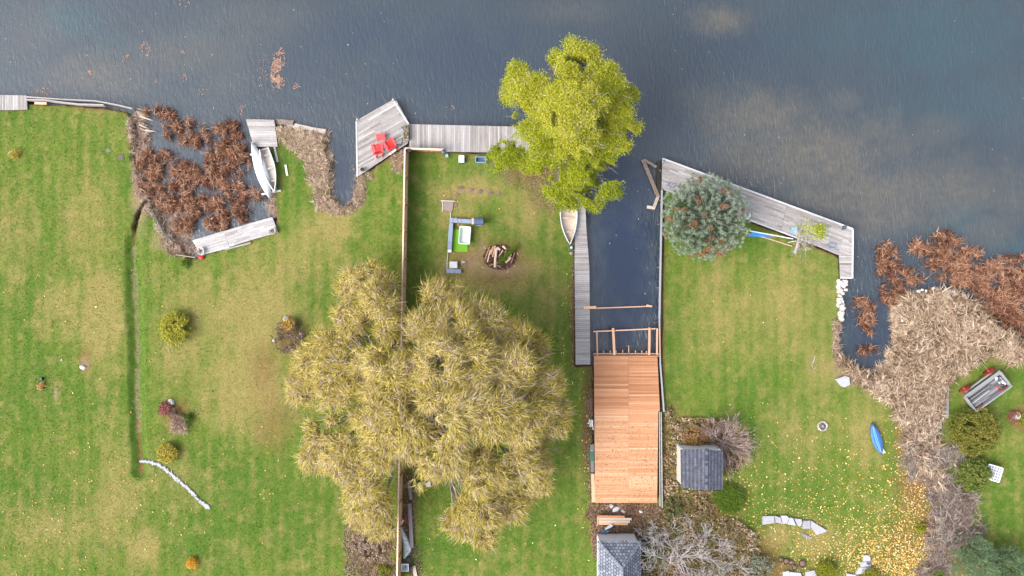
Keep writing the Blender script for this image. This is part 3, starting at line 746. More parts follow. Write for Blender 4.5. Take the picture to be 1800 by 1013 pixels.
# left sea wall
lw = thing('timber_seawall', 'double grey timber sea wall edging the left lawn', 'sea wall', P(140, 180, 0))
for pts, w_ in (([(47, 171.5), (110, 176), (168, 178.5), (205, 185), (235, 192)], .09), ([(48, 176.5), (80, 177), (110, 181), (140, 184.5), (185, 186)], .12)):
    q = MB()
    for a, b_ in zip(pts[:-1], pts[1:]): q.beam(P(*a, .45), P(*b_, .45), w_, .5, .6)
    q.build('wall_timber', WOODX, lw)
q = MB(); q.beam(P(61, 181.5, .5), P(82, 182, .5), .22, .06, .9); tag(q.build('plank', CEDARV, None, P(70, 182)), 'short pale board lying behind the left sea wall', 'plank')
for i, (a, b_) in enumerate((((233, 190), (258, 194)), ((240, 196), (262, 202)), ((243, 199), (268, 207)), ((246, 204), (272, 213)), ((243, 215), (268, 223)), ((245, 219), (266, 228)), ((247, 226), (270, 235)), ((256, 229), (279, 232)))):
    q = MB(); q.tube([P(*a, .2), P((a[0]+b_[0])/2, (a[1]+b_[1])/2, .16), P(*b_, -.02)], [.09, .085, .07], 7, rnd.random())
    tag(q.build('broken_pile', DRIFT, None, P(*a, 0), smooth=True), '%s of eight grey broken logs at the left lawn corner, counted from the lake' % ('first', 'second', 'third', 'fourth', 'fifth', 'sixth', 'seventh', 'last')[i], 'log', 'fallen grey logs at the lawn corner')

# old timbers at the head of the peninsula
ot = [((484, 214), (516, 217), .45), ((504, 222), (536, 226), .3), ((518, 221), (560, 230), .35), ((545, 228), (573, 232), .4)]
for i, (a, b_, w_) in enumerate(ot):
    q = MB(); q.beam(P(*a, .22), P(*b_, .15), w_, .22, rnd.random())
    lab = ['thick rusty brown timber next to the small canoe dock', 'grey timber lying in dry grass, second from the canoe dock', 'long grey timber along the water edge of the peninsula', 'brown timber at the far corner of the peninsula'][i]
    tag(q.build('old_timber', DRIFT, None, P(*a, .1)), lab, 'timber')

# ------------------------------------------------------------------ fence
ft = thing('board_fence', 'long pale cedar fence dividing the lawns and running under the willow', 'fence', P(716, 640))
FH = 1.75
fa = P2(711.5, 262, LZ+FH); fb_ = P2(697.5, 1030, LZ+FH)
fa = (fa[0], fa[1]); fb_ = (fb_[0], fb_[1])
q = MB(); L = math.dist(fa, fb_); n = int(L/.15); px_ = P(0, 0)
for i in range(n):
    t0 = i/n; t1 = (i+.93)/n
    a = (fa[0]+(fb_[0]-fa[0])*t0, fa[1]+(fb_[1]-fa[1])*t0); b_ = (fa[0]+(fb_[0]-fa[0])*t1, fa[1]+(fb_[1]-fa[1])*t1)
    q.beam((a[0]+.02, a[1], LZ+FH/2-.02), (b_[0]+.02, b_[1], LZ+FH/2-.02), .025, FH-.1)
q.build('board_panel', FENCEB, ft)
q = MB(); q.beam((*fa, LZ+FH), (*fb_, LZ+FH), .12, .05, .8); q.build('cap_rail', RAIL, ft)
for zz in (.35, 1.3):
    q = MB(); q.beam((fa[0]+.08, fa[1], LZ+zz), (fb_[0]+.08, fb_[1], LZ+zz), .05, .10, .9); q.build('side_rail', CEDAR, ft)
np_ = 17
for i in range(np_):
    t0 = i/(np_-1); x = fa[0]+(fb_[0]-fa[0])*t0+.09; y = fa[1]+(fb_[1]-fa[1])*t0
    q = MB(); q.box((x, y, LZ+FH/2), (.10, .10, FH+.04), 0, .3); q.build('fence_post', CEDAR, ft)
ft2 = thing('board_fence', 'short pale cedar fence end turning along the boardwalk dock', 'fence', P(745, 266))
a = P2(712, 261, LZ+1.2); b_ = P2(780, 263.5, LZ+1.2)
q = MB(); n = 22
for i in range(n): 
    x0 = a[0]+(b_[0]-a[0])*i/n; x1 = a[0]+(b_[0]-a[0])*(i+.92)/n; y0 = a[1]+(b_[1]-a[1])*i/n
    q.beam((x0, y0, LZ+.6), (x1, y0, LZ+.6), .025, 1.1)
q.build('board_panel', CEDAR, ft2)
q = MB(); q.beam((*a, LZ+1.2), (*b_, LZ+1.2), .15, .05, .9); q.build('cap_rail', RAIL, ft2)
for t0 in (.0, .97):
    q = MB(); q.box((a[0]+(b_[0]-a[0])*t0, a[1]-.08, LZ+.6), (.09, .09, 1.2), 0, .3); q.build('fence_post', CEDAR, ft2)

# ------------------------------------------------------------------ boats
def hull(mb_out, mb_in, L, W, D, open_=True, n=14, bowpow=.6, sternw=0.0, up=False, rim_=.04):
    """boat along +X, stern at -L/2; returns nothing. sternw is transom width ratio"""
    m_ = 8; rows = []; rin = []
    for i in range(n+1):
        s_ = i/n; x = -L/2+L*s_
        w = W/2*(math.sin(math.pi*s_)**bowpow if sternw == 0 else (1-(max(0, s_-.35)/.65)**2.2)*(sternw+(1-sternw)*min(1, s_/.35)))
        w = max(w, .012); dd_ = D*(.75+.25*abs(2*s_-1)**2)
        row = []; ri = []
        for k_ in range(m_+1):
            a_ = math.pi*k_/m_; y = -w*math.cos(a_); z = D-(dd_)*math.sin(a_)**.7+ (dd_-D*.75)*1.0
            row.append((x, y, z)); ri.append((x*(1-rim_/L*2), y*(1-min(.5, rim_/w)), z+.035 if 0 < k_ < m_ else z))
        rows.append(row); rin.append(ri)
    def skin(rows_, mb_, tint):
        vs = [p for r_ in rows_ for p in r_]; fs = []
        for i in range(n):
            for k_ in range(m_):
                a_ = i*(m_+1)+k_; fs.append((a_, a_+1, a_+m_+2, a_+m_+1))
        fs.append(tuple(range(m_, -1, -1))); fs.append(tuple(n*(m_+1)+k_ for k_ in range(m_+1)))
        mb_.add(vs, fs, tint)
    skin(rows, mb_out, .5)
    if open_: skin(rin, mb_in, .5)
    return rows
def spin(o, loc, rz, rx=0): o.location = loc; o.rotation_euler = (rx, 0, rz)
# upturned white canoe
cn = thing('canoe', 'long white upturned canoe beside the small dock', 'canoe', (0, 0, 0))
q = MB(); rows = hull(q, None, 5.15, 1.05, .42, open_=False, bowpow=.75); q.v = [(x, -y, .46-z) for x, y, z in q.v]; q.build('hull', WHITE, cn, smooth=True)
q = MB(); q.tube([(-2.45, 0, .40), (-1.2, 0, .475), (0, 0, .475), (1.2, 0, .475), (2.45, 0, .40)], .02, 6, .2); q.build('keel', OFFW, cn)
a, b_ = P(443, 251, .8), P(474, 349, .8)
spin(cn, ((a[0]+b_[0])/2, (a[1]+b_[1])/2, .62), math.atan2(b_[1]-a[1], b_[0]-a[0]))
def rowboat(label, a, b_, W, z, matin, matout=ALU):
    L = math.dist(a, b_)
    t = thing('rowboat', label, 'boat', (0, 0, 0))
    o_, i_ = MB(), MB(); rows = hull(o_, i_, L, W, .5, sternw=.72)
    o_.build('hull', matout, t, smooth=True); i_.build('inner_hull', matin, t, smooth=True)
    g = MB()
    for k_ in (0, 8): g.tube([(r_[k_][0], r_[k_][1], r_[k_][2]+.015) for r_ in rows], .045, 6, .8)
    g.build('gunwale', WHITE if matout is WHITE else matout, t, smooth=True)
    for sx in (-.36, -.05, .24):
        q = MB(); q.box((L*sx, 0, .30), (.20, W*.80 if sx < .2 else W*.60, .04), 0, .35); q.build('seat', matin, t)
    q = MB(); q.box((-L/2+.02, 0, .35), (.05, W*.70, .34), 0, .4); q.build('transom', matout, t)
    spin(t, ((a[0]+b_[0])/2, (a[1]+b_[1])/2, z), math.atan2(b_[1]-a[1], b_[0]-a[0]))
    return t
rowboat('white open rowboat lying beside the upturned canoe', P(467, 263, .6), P(485, 338, .6), 1.05, .42, plain('grey_beige_hull', (.33, .30, .27), .7, var=.2), WHITE)
rowboat('open aluminium rowboat with tan floor half hidden by the yellow green tree', P(998, 345, .6), P(1001, 430, .6), 1.45, .42, BEIGE, ALU)
for a, b_, lab in (((440, 272), (462, 270), 'white timber rest under the bow end of the upturned canoe'), ((460, 342), (494, 335), 'white timber rest under the stern ends of the canoe and rowboat')):
    q = MB(); q.beam(P(*a, .5), P(*b_, .5), .14, .12, .8); tag(q.build('boat_rest', OFFW, None, P(*a, .4)), lab, 'timber')
q = MB(); q.beam(P(482.5, 259, .45), P(488, 285, .45), .16, .08, .7); tag(q.build('board', OFFW, None, P(485, 270)), 'pale board on the grass touching the small canoe dock', 'board')
q = MB(); q.beam(P(502, 290, .45), P(505, 309, .45), .17, .08, .9); tag(q.build('board', OFFW, None, P(503, 300)), 'white board lying alone on the grass of the peninsula', 'board')
# kayak
ky = thing('kayak', 'bright blue striped kayak lying on the leafy right lawn', 'kayak', (0, 0, 0))
q = MB(); hull(q, None, 2.75, .82, .30, open_=False, bowpow=.7)
dkv = [(x, y, z) for x, y, z in q.v]; q.build('hull', BLUEP, ky, smooth=True)
q = MB(); rows = []
for i in range(15):
    s_ = i/14; x = -1.375+2.75*s_; w = max(.012, .41*math.sin(math.pi*s_)**.7); rows.append([(x, -w+2*w*k_/6, .30+.10*(math.sin(math.pi*k_/6))*math.sin(math.pi*s_)**.5) for k_ in range(7)])
q.add([p for r_ in rows for p in r_], [(i*7+k_, i*7+k_+7, i*7+k_+8, i*7+k_+1) for i in range(14) for k_ in range(6)], .8); q.build('deck', BLUEP, ky, smooth=True)
for yy, mm in ((-.27, NAVY), (-.14, LBLUE), (0, LBLUE), (.14, NAVY), (.27, NAVY)):
    q = MB(); q.tube([(-1.2, yy*.2, .36), (-.7, yy*.8, .405-abs(yy)*.12), (0, yy, .42-abs(yy)*.2), (.7, yy*.8, .405-abs(yy)*.12), (1.2, yy*.2, .36)], .024, 5, .7); q.build('hull_ridge', mm, ky)
a, b_ = P(1532, 746, .6), P(1548, 797, .6)
spin(ky, ((a[0]+b_[0])/2, (a[1]+b_[1])/2, .42), math.atan2(b_[1]-a[1], b_[0]-a[0]))
pd = thing('paddle', 'pale yellow paddle blade poking out beside the blue kayak', 'paddle', P(1549, 790))
q = MB(); q.tube([P(1541, 765, .46), P(1549, 790, .47)], .02, 6, .5); q.build('shaft', NAVY, pd)
q = MB(); q.prism([P2(1547, 788), P2(1551, 787), P2(1556, 796), P2(1549, 797)], .47, .50, .8); q.build('blade', YELP, pd)

# ------------------------------------------------------------------ chairs on the platform
def adirondack(label, u, v, rz):
    t = thing('adirondack_chair', label, 'chair', (0, 0, 0), 'red adirondack chairs on the dock platform')
    q = MB()                                   # seat slats, facing +Y
    for i in range(6): y = .36-i*.095; q.box((0, y, .37-.028*i), (.52, .085, .022), 0, .4+.1*(i % 2), rot=Euler((R(15), 0, 0)))
    q.build('seat', REDP, t)
    q = MB()
    for i in range(6):
        x = -.23+i*.092; top = .95-.05*abs(i-2.5)**1.3*.6
        q.beam((x, -.16, .25), (x*1.18, -.16-(top-.25)*.48, top), .082, .02, .35+.1*(i % 2))
    q.build('backrest', REDP, t)
    for s_ in (-1, 1):
        q = MB(); q.prism([(s_*.27, .40), (s_*.44, .42), (s_*.45, .05), (s_*.38, -.42), (s_*.29, -.42), (s_*.28, 0)], .54, .565, .8); q.build('armrest', REDF, t)
        q = MB(); q.box((s_*.30, .36, .27), (.035, .10, .54), 0, .4); q.build('leg', REDP, t)
        q = MB(); q.beam((s_*.27, .42, .34), (s_*.25, -.62, .05), .03, .12, .4); q.build('leg', REDP, t)
    q = MB(); q.box((0, -.36, .52), (.66, .05, .05), 0, .4); q.build('back_brace', REDP, t)
    x, y = P2(u, v, 1.0); spin(t, (x, y, .605), rz); t.scale = (1.12, 1.12, 1.0); return t
adirondack('red adirondack chair on the left, directly below the red footstool', 664, 262.5, R(8))
adirondack('red adirondack chair on the right of the pair, turned to the upper left', 685.5, 254, R(28))
fs = thing('footstool', 'faded red slatted table in front of the red adirondack chairs', 'side table', (0, 0, 0))
q = MB()
for i in range(6): q.box((-.31+.124*i, 0, .42), (.115, .56, .03), 0, rnd.random())
q.build('table_top', REDF, fs)
for sx in (-1, 1):
    for sy in (-1, 1): q = MB(); q.box((sx*.31, sy*.23, .20), (.06, .06, .40), 0, .4); q.build('leg', REDP, fs)
q = MB(); 
for sx in (-1, 1): q.box((sx*.33, 0, .36), (.03, .5, .08), 0, .3)
q.build('apron', REDP, fs)
spin(fs, (*P2(669, 241, 1.0), .605), R(7))
# things on the platform
def plant_pot(label, u, v, z, r, h, potmat, leafmat, spread, n=60, name='potted_plant', lz=.25, group=None, blade=True):
    x, y = P2(u, v, z+h); t = thing(name, label, 'potted plant', (x, y, z), group)
    q = MB(); q.lathe((x, y, z), [(r*.75, 0), (r, h), (r*1.08, h), (r*1.08, h-.03), (r*.9, h-.05), (.01, h-.06)], 16, .5); q.build('pot', potmat, t)
    rr = np.random.RandomState(int(u*7+v)); a_ = rr.rand(n)*6.283
    P0 = np.stack([x+rr.normal(0, r*.3, n), y+rr.normal(0, r*.3, n), np.full(n, z+h-.03)], 1)
    D = np.stack([np.cos(a_), np.sin(a_), rr.uniform(.3, 1.6, n)], 1)
    V, F, T = ribbons(P0, D, spread*rr.uniform(.6, 1.1, n), np.full(n, .045), rr.normal(0, .2, n), np.full(n, .35), rr.rand(n), 3, seed=3)
    npmesh('foliage', V, F, leafmat, t, attrs={'tint': T}); return t
plant_pot('dark spiky pot plant alone at the lower left of the dock platform', 637, 298, .6, .16, .28, BLACK, MT('dark_olive_blades', [(.04, .035, .02), (.10, .085, .05)], ns=2), .34, 40)
plant_pot('round planter at the left end of the long inlet dock', 352, 441.5, .55, .30, .32, OFFW, OLIVEL, .22, 90)
plant_pot('round planter at the right end of the long inlet dock', 478, 406, .55, .29, .32, OFFW, OLIVEL, .22, 90)
pbx = thing('planter_box', 'long planter box of mixed plants where platform meets boardwalk', 'planter box', P(714, 232, .6))
x, y = P2(714, 233, .9); q = MB(); q.box((x, y, .78), (.42, 1.35, .34), 0, .4); q.build('box', WOODY, pbx)
rr = np.random.RandomState(2); n = 260; P0 = np.stack([x+rr.uniform(-.2, .2, n), y+rr.uniform(-.62, .62, n), .95+rr.rand(n)*.12], 1)
V, F, T = leaves(P0, rr.uniform(.04, .09, n), rr.rand(n)); npmesh('plants', V, F, MT('mixed_planter_leaves', [(.06, .05, .02), (.16, .13, .04), (.30, .24, .12), (.44, .38, .26)], ns=4, na=.4), pbx, attrs={'tint': T})
mr = thing('metal_rack', 'small grey metal rack beside the planter box on the platform', 'rack', P(706, 231, .6))
x, y = P2(706, 232, .9)
q = MB()
for i in range(5): q.tube([(x-.22+.11*i, y-.3, 1.0), (x-.22+.11*i, y+.3, 1.0)], .012, 5, .5)
for yy in (-.3, 0, .3): q.tube([(x-.24, y+yy, .99), (x+.24, y+yy, .99)], .014, 5, .5)
q.build('shelf', STEEL, mr)
for sx in (-1, 1):
    for sy in (-1, 1): q = MB(); q.tube([(x+.22*sx, y+.28*sy, .6), (x+.22*sx, y+.28*sy, 1.0)], .014, 5, .4); q.build('leg', CHARC, mr)
q = MB(); q.lathe((x+.05, y+.38, .6), [(.07, 0), (.09, .3), (.05, .32)], 10, .4); tag(q.build('jar', NAVY, None, (x+.05, y+.38, .6), smooth=True), 'small dark jar on the platform near the planter box', 'jar')
cr = thing('boat_hook', 'thin black hooked rod lying on the platform below the rack', 'rod', P(706, 250, .6)); q = MB(); q.tube([P(707, 243, .63), P(706.5, 252, .63), P(704, 255, .63), P(697, 254.5, .63)], .025, 6, .3); q.build('rod', BLACK, cr)
q = MB(); q.beam(P(684, 272, .66), P(696, 263, .66), .18, .10, .9); tag(q.build('board', OFFW, None, P(690, 268, .6)), 'white board at the lower edge of the chair platform', 'board')
def cleat(label, u, v, z=.6, mat=STEEL, r=.12):
    x, y = P2(u, v, z+.1); t = thing('mooring_cleat', label, 'mooring cleat', (x, y, z))
    q = MB(); q.lathe((x, y, z), [(r*.9, 0), (r*.9, .03), (r*.35, .05), (r*.35, .14), (r*.7, .16), (.01, .19)], 10, .5); q.build('base', mat, t)
    q = MB(); an = rnd.uniform(0, 3); q.tube([(x-math.cos(an)*r*1.7, y-math.sin(an)*r*1.7, z+.17), (x, y, z+.13), (x+math.cos(an)*r*1.7, y+math.sin(an)*r*1.7, z+.17)], .03, 6, .4); q.build('horn', CHARC, t)
cleat('pale cleat at the left corner of the chair platform', 628, 210); cleat('pale cleat at the top corner of the chair platform', 691, 175)
cleat('dark cleat at the upper left tip of the slanting dock', 1166, 285); cleat('dark round cleat near the right end of the slanting dock', 1484.5, 400, mat=CHARC, r=.22)
def coil(label, u, v, z, r, mat):
    x, y = P2(u, v, z); rr = random.Random(int(u)); pts = []
    for i in range(46): a_ = i*.55; q_ = r*(.45+.55*rr.random()); pts.append((x+math.cos(a_)*q_*1.3, y+math.sin(a_)*q_*.7, z+.02+.0015*i))
    t = MB(); t.tube(pts, .022, 5, .5); tag(t.build('rope', mat, None, (x, y, z)), label, 'rope')
coil('tangled blue grey rope near the upper left end of the slanting dock', 1180, 326, .62, .38, SLATEP)
coil('tangled blue grey rope near the right end of the slanting dock', 1462, 432, .62, .42, SLATEP)

# ------------------------------------------------------------------ yard between fence and slip
def lamp_post(label, u, v):
    x, y = P2(u, v, 1.6); t = thing('garden_lamp', label, 'lamp', (x, y, LZ))
    q = MB(); q.tube([(x, y, LZ-.1), (x, y, LZ+1.1)], .04, 8, .5); q.build('post', BLACK, t)
    q = MB(); q.lathe((x, y, LZ+1.1), [(.08, 0), (.15, .06), (.15, .24), (.20, .26), (.05, .36), (.01, .38)], 10, .5); q.build('lamp_head', CHARC, t)
lamp_post('black round lamp at the corner where the two fences meet', 718, 265.5); lamp_post('black lamp at the free end of the short fence', 780, 267)
q = MB(); x, y = P2(785.5, 274, .6); q.box((x, y, LZ+.1), (.2, .22, .22), R(10), .5); q.box((x, y, LZ+.215), (.24, .26, .03), R(10), .9); tag(q.build('utility_box', LBLUE, None, (x, y, LZ)), 'tiny pale blue box on the grass by the fence end lamp', 'box')
cb = thing('cooler_box', 'white square box with dark sides on the grass below the boardwalk', 'cooler', P(811, 280)); x, y = P2(811, 279.5, .9)
q = MB(); q.box((x, y, LZ+.22), (.46, .58, .42), 0, .5); q.build('body', CHARC, cb); q = MB(); q.box((x, y, LZ+.465), (.48, .62, .06), 0, .6); q.build('lid', WHITE, cb)
bx = thing('plastic_tub', 'pale blue open tub half under the yellow green tree', 'tub', P(845, 281)); x, y = P2(845, 280.5, .8)
q = MB()
for dx, dy, sx, sy in ((0, .23, .9, .04), (0, -.23, .9, .04), (.43, 0, .04, .42), (-.43, 0, .04, .42)): q.box((x+dx, y+dy, LZ+.2), (sx, sy, .38), 0, .5)
q.build('sides', LBLUE, bx); q = MB(); q.box((x, y, LZ+.06), (.82, .42, .08), 0, .2); q.build('bottom', NAVY, bx)
q = MB(); x, y = P2(788, 363, .5); q.prism([P2(777, 354, .5), P2(797, 355, .5), P2(795, 372, .5), P2(779, 370, .5)], LZ-.05, LZ+.07, .4)
tag(q.build('paving_slab', MT('brown_slab', [(.16, .12, .10), (.26, .20, .17), (.34, .29, .26)], ns=5, na=.5, fine=.3), None, (x, y, LZ)), 'worn brown square slab above the grey corner bench', 'paving slab')
q = MB(); rr_ = [P(775, 353, .55), P(800, 354, .55)]; q.beam(*rr_, .06, .05, .8); q.beam(P(778, 354, .5), P(778, 372, .5), .05, .05, .8); tag(q.build('slab_edging', OFFW, None, P(777, 353)), 'thin pale edging strip round the worn brown slab', 'edging')
for i, (u, v) in enumerate(((810, 330), (829, 334.5), (845, 336.5), (863, 339.5), (877, 340.5), (803, 343), (801, 361))):
    q = MB(); x, y = P2(u, v, .45); q.rock((x, y, LZ), ((.26 if i else .36), .15, .06), rnd.random(), rnd.random(), jag=.2)
    tag(q.build('stepping_stone', MT('dark_step_%d' % i, [(.10, .07, .055), (.2, .14, .11)], ns=5) if i == 0 else bpy.data.materials['dark_step_0'], None, (x, y, LZ)), ('leftmost and palest', 'second', 'third', 'fourth', 'rightmost', 'lone lower', 'lowest')[i]+' small flat brown stone of the broken row above the corner bench', 'stepping stone', 'small brown stones in the grass')
# corner bench
bn = thing('corner_bench', 'slate grey L shaped bench around the lime mat', 'bench', P(800, 400)); zb = .85
def slab(mb_, pts, z0, z1, t=None): mb_.prism([P2(u, v, z1) for u, v in pts], z0, z1, t)
q = MB(); slab(q, [(790.5, 383.5), (796.5, 383.5), (796, 391.5), (792.8, 392), (790, 392)], .74, zb, .6); slab(q, [(797, 384), (811, 385), (811, 392), (796.6, 391.5)], .74, zb, .7); slab(q, [(811.5, 385), (828, 386), (828, 393), (811.5, 392.2)], .74, zb, .8); q.build('cushion', SLATEP, bn)
q = MB(); slab(q, [(789.5, 392.5), (796.5, 392.5), (794.5, 426), (787, 426)], .74, zb, .5); slab(q, [(787, 426.5), (794.5, 426.5), (793.8, 438.5), (786.8, 438.5)], .74, zb, .1); q.build('cushion', SLATEP, bn)
q = MB(); slab(q, [(786.8, 439), (793.6, 439), (793.4, 444), (786.6, 444)], .72, zb, .9); q.build('end_shelf', OFFW, bn)
q = MB(); slab(q, [(790.5, 385), (827, 387.5), (827, 392), (797, 391.5), (793.5, 443), (788, 443)], .44, .73, .4); q.build('bench_base', CHARC, bn)
gr = thing('barbecue', 'dark blue covered barbecue at the right end of the grey bench', 'barbecue', P(840, 389))
q = MB(); x, y = P2(841, 389.5, 1.3); q.box((x+.02, y, 1.0), (.72, .56, .5), 0, .4); q.build('firebox', CHARC, gr)
q = MB(); 
rows = []
for i in range(9):
    a_ = math.pi*i/8; rows += [(x-.38, y-.30*math.cos(a_), 1.25+.22*math.sin(a_)), (x+.42, y-.30*math.cos(a_), 1.25+.22*math.sin(a_))]
q.add(rows, [(2*i, 2*i+1, 2*i+3, 2*i+2) for i in range(8)]+[tuple(range(0, 18, 2)), tuple(range(17, 0, -2))], .5); q.build('lid', NAVY, gr, smooth=False)
q = MB(); q.box((x-.50, y+.02, 1.22), (.20, .50, .04), 0, .6); q.build('side_shelf', BEIGE, gr)
q = MB(); q.tube([(x-.2, y-.36, 1.32), (x+.25, y-.36, 1.32)], .02, 6, .5); q.build('handle', STEEL, gr)
for sx in (-.3, .33):
    for sy in (-.22, .22): q = MB(); q.box((x+sx, y+sy, .58), (.05, .05, .40), 0, .3); q.build('leg', BLACK, gr)
mt = MB(); slab(mt, [(796, 403), (822, 404), (822, 443), (795, 442)], LZ-.02, LZ+.07, .5); tag(mt.build('turf_mat', LIME, None, P(808, 424)), 'bright lime green mat beside the grey bench', 'mat')
tb = thing('water_trough', 'whitish plastic tub standing on the lime green mat', 'tub', P(816, 413)); x, y = P2(817, 414, .75)
q = MB(); prof = []
def rrect(cx, cy, a_, b__, rad, rz, z, n=5):
    out_ = []
    for (qx, qy, s0) in ((1, 1, 0), (-1, 1, 90), (-1, -1, 180), (1, -1, 270)):
        for i in range(n):
            an = R(s0+90*i/(n-1)); px_, py_ = qx*(a_-rad)+math.cos(an)*rad, qy*(b__-rad)+math.sin(an)*rad
            out_.append((cx+px_*math.cos(rz)-py_*math.sin(rz), cy+px_*math.sin(rz)+py_*math.cos(rz), z))
    return out_
rz_ = R(-4); rings = [rrect(x, y, .34, .60, .1, rz_, .48), rrect(x, y, .47, .75, .12, rz_, .90), rrect(x, y, .50, .78, .12, rz_, .90), rrect(x, y, .50, .78, .12, rz_, .93), rrect(x, y, .45, .73, .12, rz_, .93), rrect(x, y, .31, .56, .1, rz_, .62)]
n = len(rings[0]); vs = [p for r_ in rings for p in r_]
q.add(vs, [(i*n+k_, i*n+(k_+1) % n, (i+1)*n+(k_+1) % n, (i+1)*n+k_) for i in range(len(rings)-1) for k_ in range(n)]+[tuple(range(n-1, -1, -1))], .7); q.build('tub_shell', GLASSY, tb)
q = MB(); q.add(rrect(x, y, .33, .58, .1, rz_, .66), [tuple(range(n))], .6); q.build('floor_panel', plain('greenish_floor', (.46, .50, .46), .4), tb)
tb2 = thing('folding_bench', 'low slate grey bench with a split top below the corner bench', 'bench', P(797, 477))
q = MB(); slab(q, [(785, 472.5), (797.5, 473), (797.5, 480.5), (785, 480)], .70, .78, .5); q.build('seat', SLATEP, tb2)
q = MB(); slab(q, [(798, 473), (810.5, 474), (810, 481), (798, 480.5)], .70, .78, .2); q.build('seat', SLATEP, tb2)
for u in (787, 809):
    q = MB(); slab(q, [(u-1, 474), (u+1, 474), (u+1, 479.5), (u-1, 479.5)], .36, .70, .3); q.build('leg', CHARC, tb2)
q = thing('storage_box', 'small pale grey square box behind the low split bench', 'box', P(796, 466)); qq = MB(); slab(qq, [(791, 460.5), (803, 460.5), (803, 471), (790.5, 471)], .36, .80, .5); qq.build('body', LBLUE, q); qq = MB(); slab(qq, [(790.3, 460), (803.6, 460), (803.6, 471.6), (789.8, 471.6)], .80, .85, .8); qq.build('lid', plain('light_grey_lid', (.48, .50, .52)), q)
q = MB(); q.tube([P(792, 373, .47), P(792, 384, .47)], .03, 6, .8); q.tube([P(787, 445, .46), P(786, 460, .46), P(786, 474, .46)], .03, 6, .8); tag(q.build('water_pipe', OFFW, None, P(787, 445)), 'thin pale pipe running past the grey corner bench to the low bench', 'pipe')
q = MB(); q.tube([P(801, 381, .9), P(802, 385, .9), P(806, 398, .85)], .02, 5, .8); tag(q.build('stick', BEIGE, None, P(802, 385, .85)), 'thin tan stick leaning across the grey corner bench', 'stick')
q = MB(); 
for _ in range(9): x, y = P2(815+rnd.uniform(-4, 4), 462+rnd.uniform(-3, 3)); q.rock((x, y, LZ+.03), (.09, .07, .05), rnd.random()*3, rnd.random())
tag(q.build('ash_heap', ROCKG, None, P(815, 462)), 'small heap of grey ash and stones right of the grey box', 'ash heap')
# brush pile / fire pit
x, y = P2(879, 452)
rr_ = random.Random(3)
npts = 2600; rr = np.random.RandomState(8); a_ = rr.rand(npts)*6.283; q_ = np.sqrt(rr.rand(npts))
P0 = np.stack([x+np.cos(a_)*q_*1.45, y+np.sin(a_)*q_*1.1, LZ+.04+.22*(1-q_**2)*rr.rand(npts)], 1)
V, F, T = leaves(P0, rr.uniform(.03, .11, npts), rr.rand(npts)*.7, seed=5); tag(npmesh('brush_pile', V, F, BROWNL, None, (x, y, LZ), attrs={'tint': T}), 'brown heap of chips and ash under the firewood', 'brush pile')
for i, (pu, pv) in enumerate(((848, 470), (905, 468), (910, 446), (852, 436), (893, 478))):
    q = MB(); xx, yy = P2(pu, pv); q.rock((xx, yy, LZ+.03), (.13, .09, .06), i, .4); tag(q.build('wood_chunk', PEACH, None, (xx, yy, LZ)), '%s loose wood chunk on the bare ground round the brush pile' % ('lower left', 'lower right', 'far right', 'upper left', 'lowest')[i], 'firewood')
logs = [((853, 456), (861, 434), .07, .2), ((857, 461), (862, 440), .06, .9), ((862, 447), (868, 433), .13, .35), ((870, 470), (873, 437), .12, .95), ((874, 436), (879, 439), .12, 1), ((884, 433), (889, 438), .1, 1), ((866, 452), (871, 432), .09, .5), ((893, 455), (899, 447), .1, .6), ((889, 462), (898, 453), .11, .8), ((860, 467), (883, 460), .04, .4), ((880, 470), (868, 463), .05, .3), ((898, 463), (905, 444), .06, .1), ((886, 447), (893, 436), .05, .2), ((876, 452), (884, 440), .06, .7)]
for i, (a, b_, r_, tn) in enumerate(logs):
    q = MB(); z0 = .62 if r_ > .08 else .56
    q.tube([P(*a, z0), P((a[0]+b_[0])/2+rr_.uniform(-.6, .6), (a[1]+b_[1])/2, z0+.06), P(*b_, z0+rr_.uniform(0, .15))], [r_, r_*.95, r_*.8], 7, tn)
    tag(q.build('firewood_log', PEACH, None, P(*a, .5)), ('thin tan log at the far left', 'pale slim log left of centre', 'thick orange log at the upper left', 'long white log in the middle', 'short white chunk near the top', 'short white chunk at the upper right', 'slim log crossing left of the long white one', 'short pale chunk beside the green branch', 'stout pale chunk at the lower right', 'long thin brown pole along the bottom', 'thin dark stick at the bottom', 'dark stick at the right rim', 'short dark stick at the top right', 'thin tan stick behind the white log')[i]+' of the brush pile', 'firewood', 'firewood on the brush pile')
x0, y0 = P2(888, 450, .8); n = 620; tt_ = rr.rand(n); bx0 = np.array(P(877, 463, .75)); bx1 = np.array(P(906, 433, .85))
P0 = bx0+(bx1-bx0)*tt_[:, None]; pd_ = np.array([.7, .72, 0]); D = (bx1-bx0)/np.linalg.norm(bx1-bx0)+rr.normal(0, .55, (n, 3))*[1, 1, .5]
V, F, T = ribbons(P0, D, rr.uniform(.15, .5, n)*(1.15-tt_*.5), np.full(n, .05), rr.normal(0, .2, n), np.full(n, .1), rr.rand(n), 2, seed=7)
gb = thing('green_branch', 'fresh green leafy branch thrown on the brush pile', 'branch', P(880, 460, .6)); npmesh('leaves', V, F, HEDGE, gb, attrs={'tint': T*.5+.5}); q = MB(); q.tube([tuple(bx0-np.array([.4, -.3, .1])), tuple(bx0), tuple(bx1)], [.03, .03, .01], 6, .5); q.build('stem', BARK, gb)
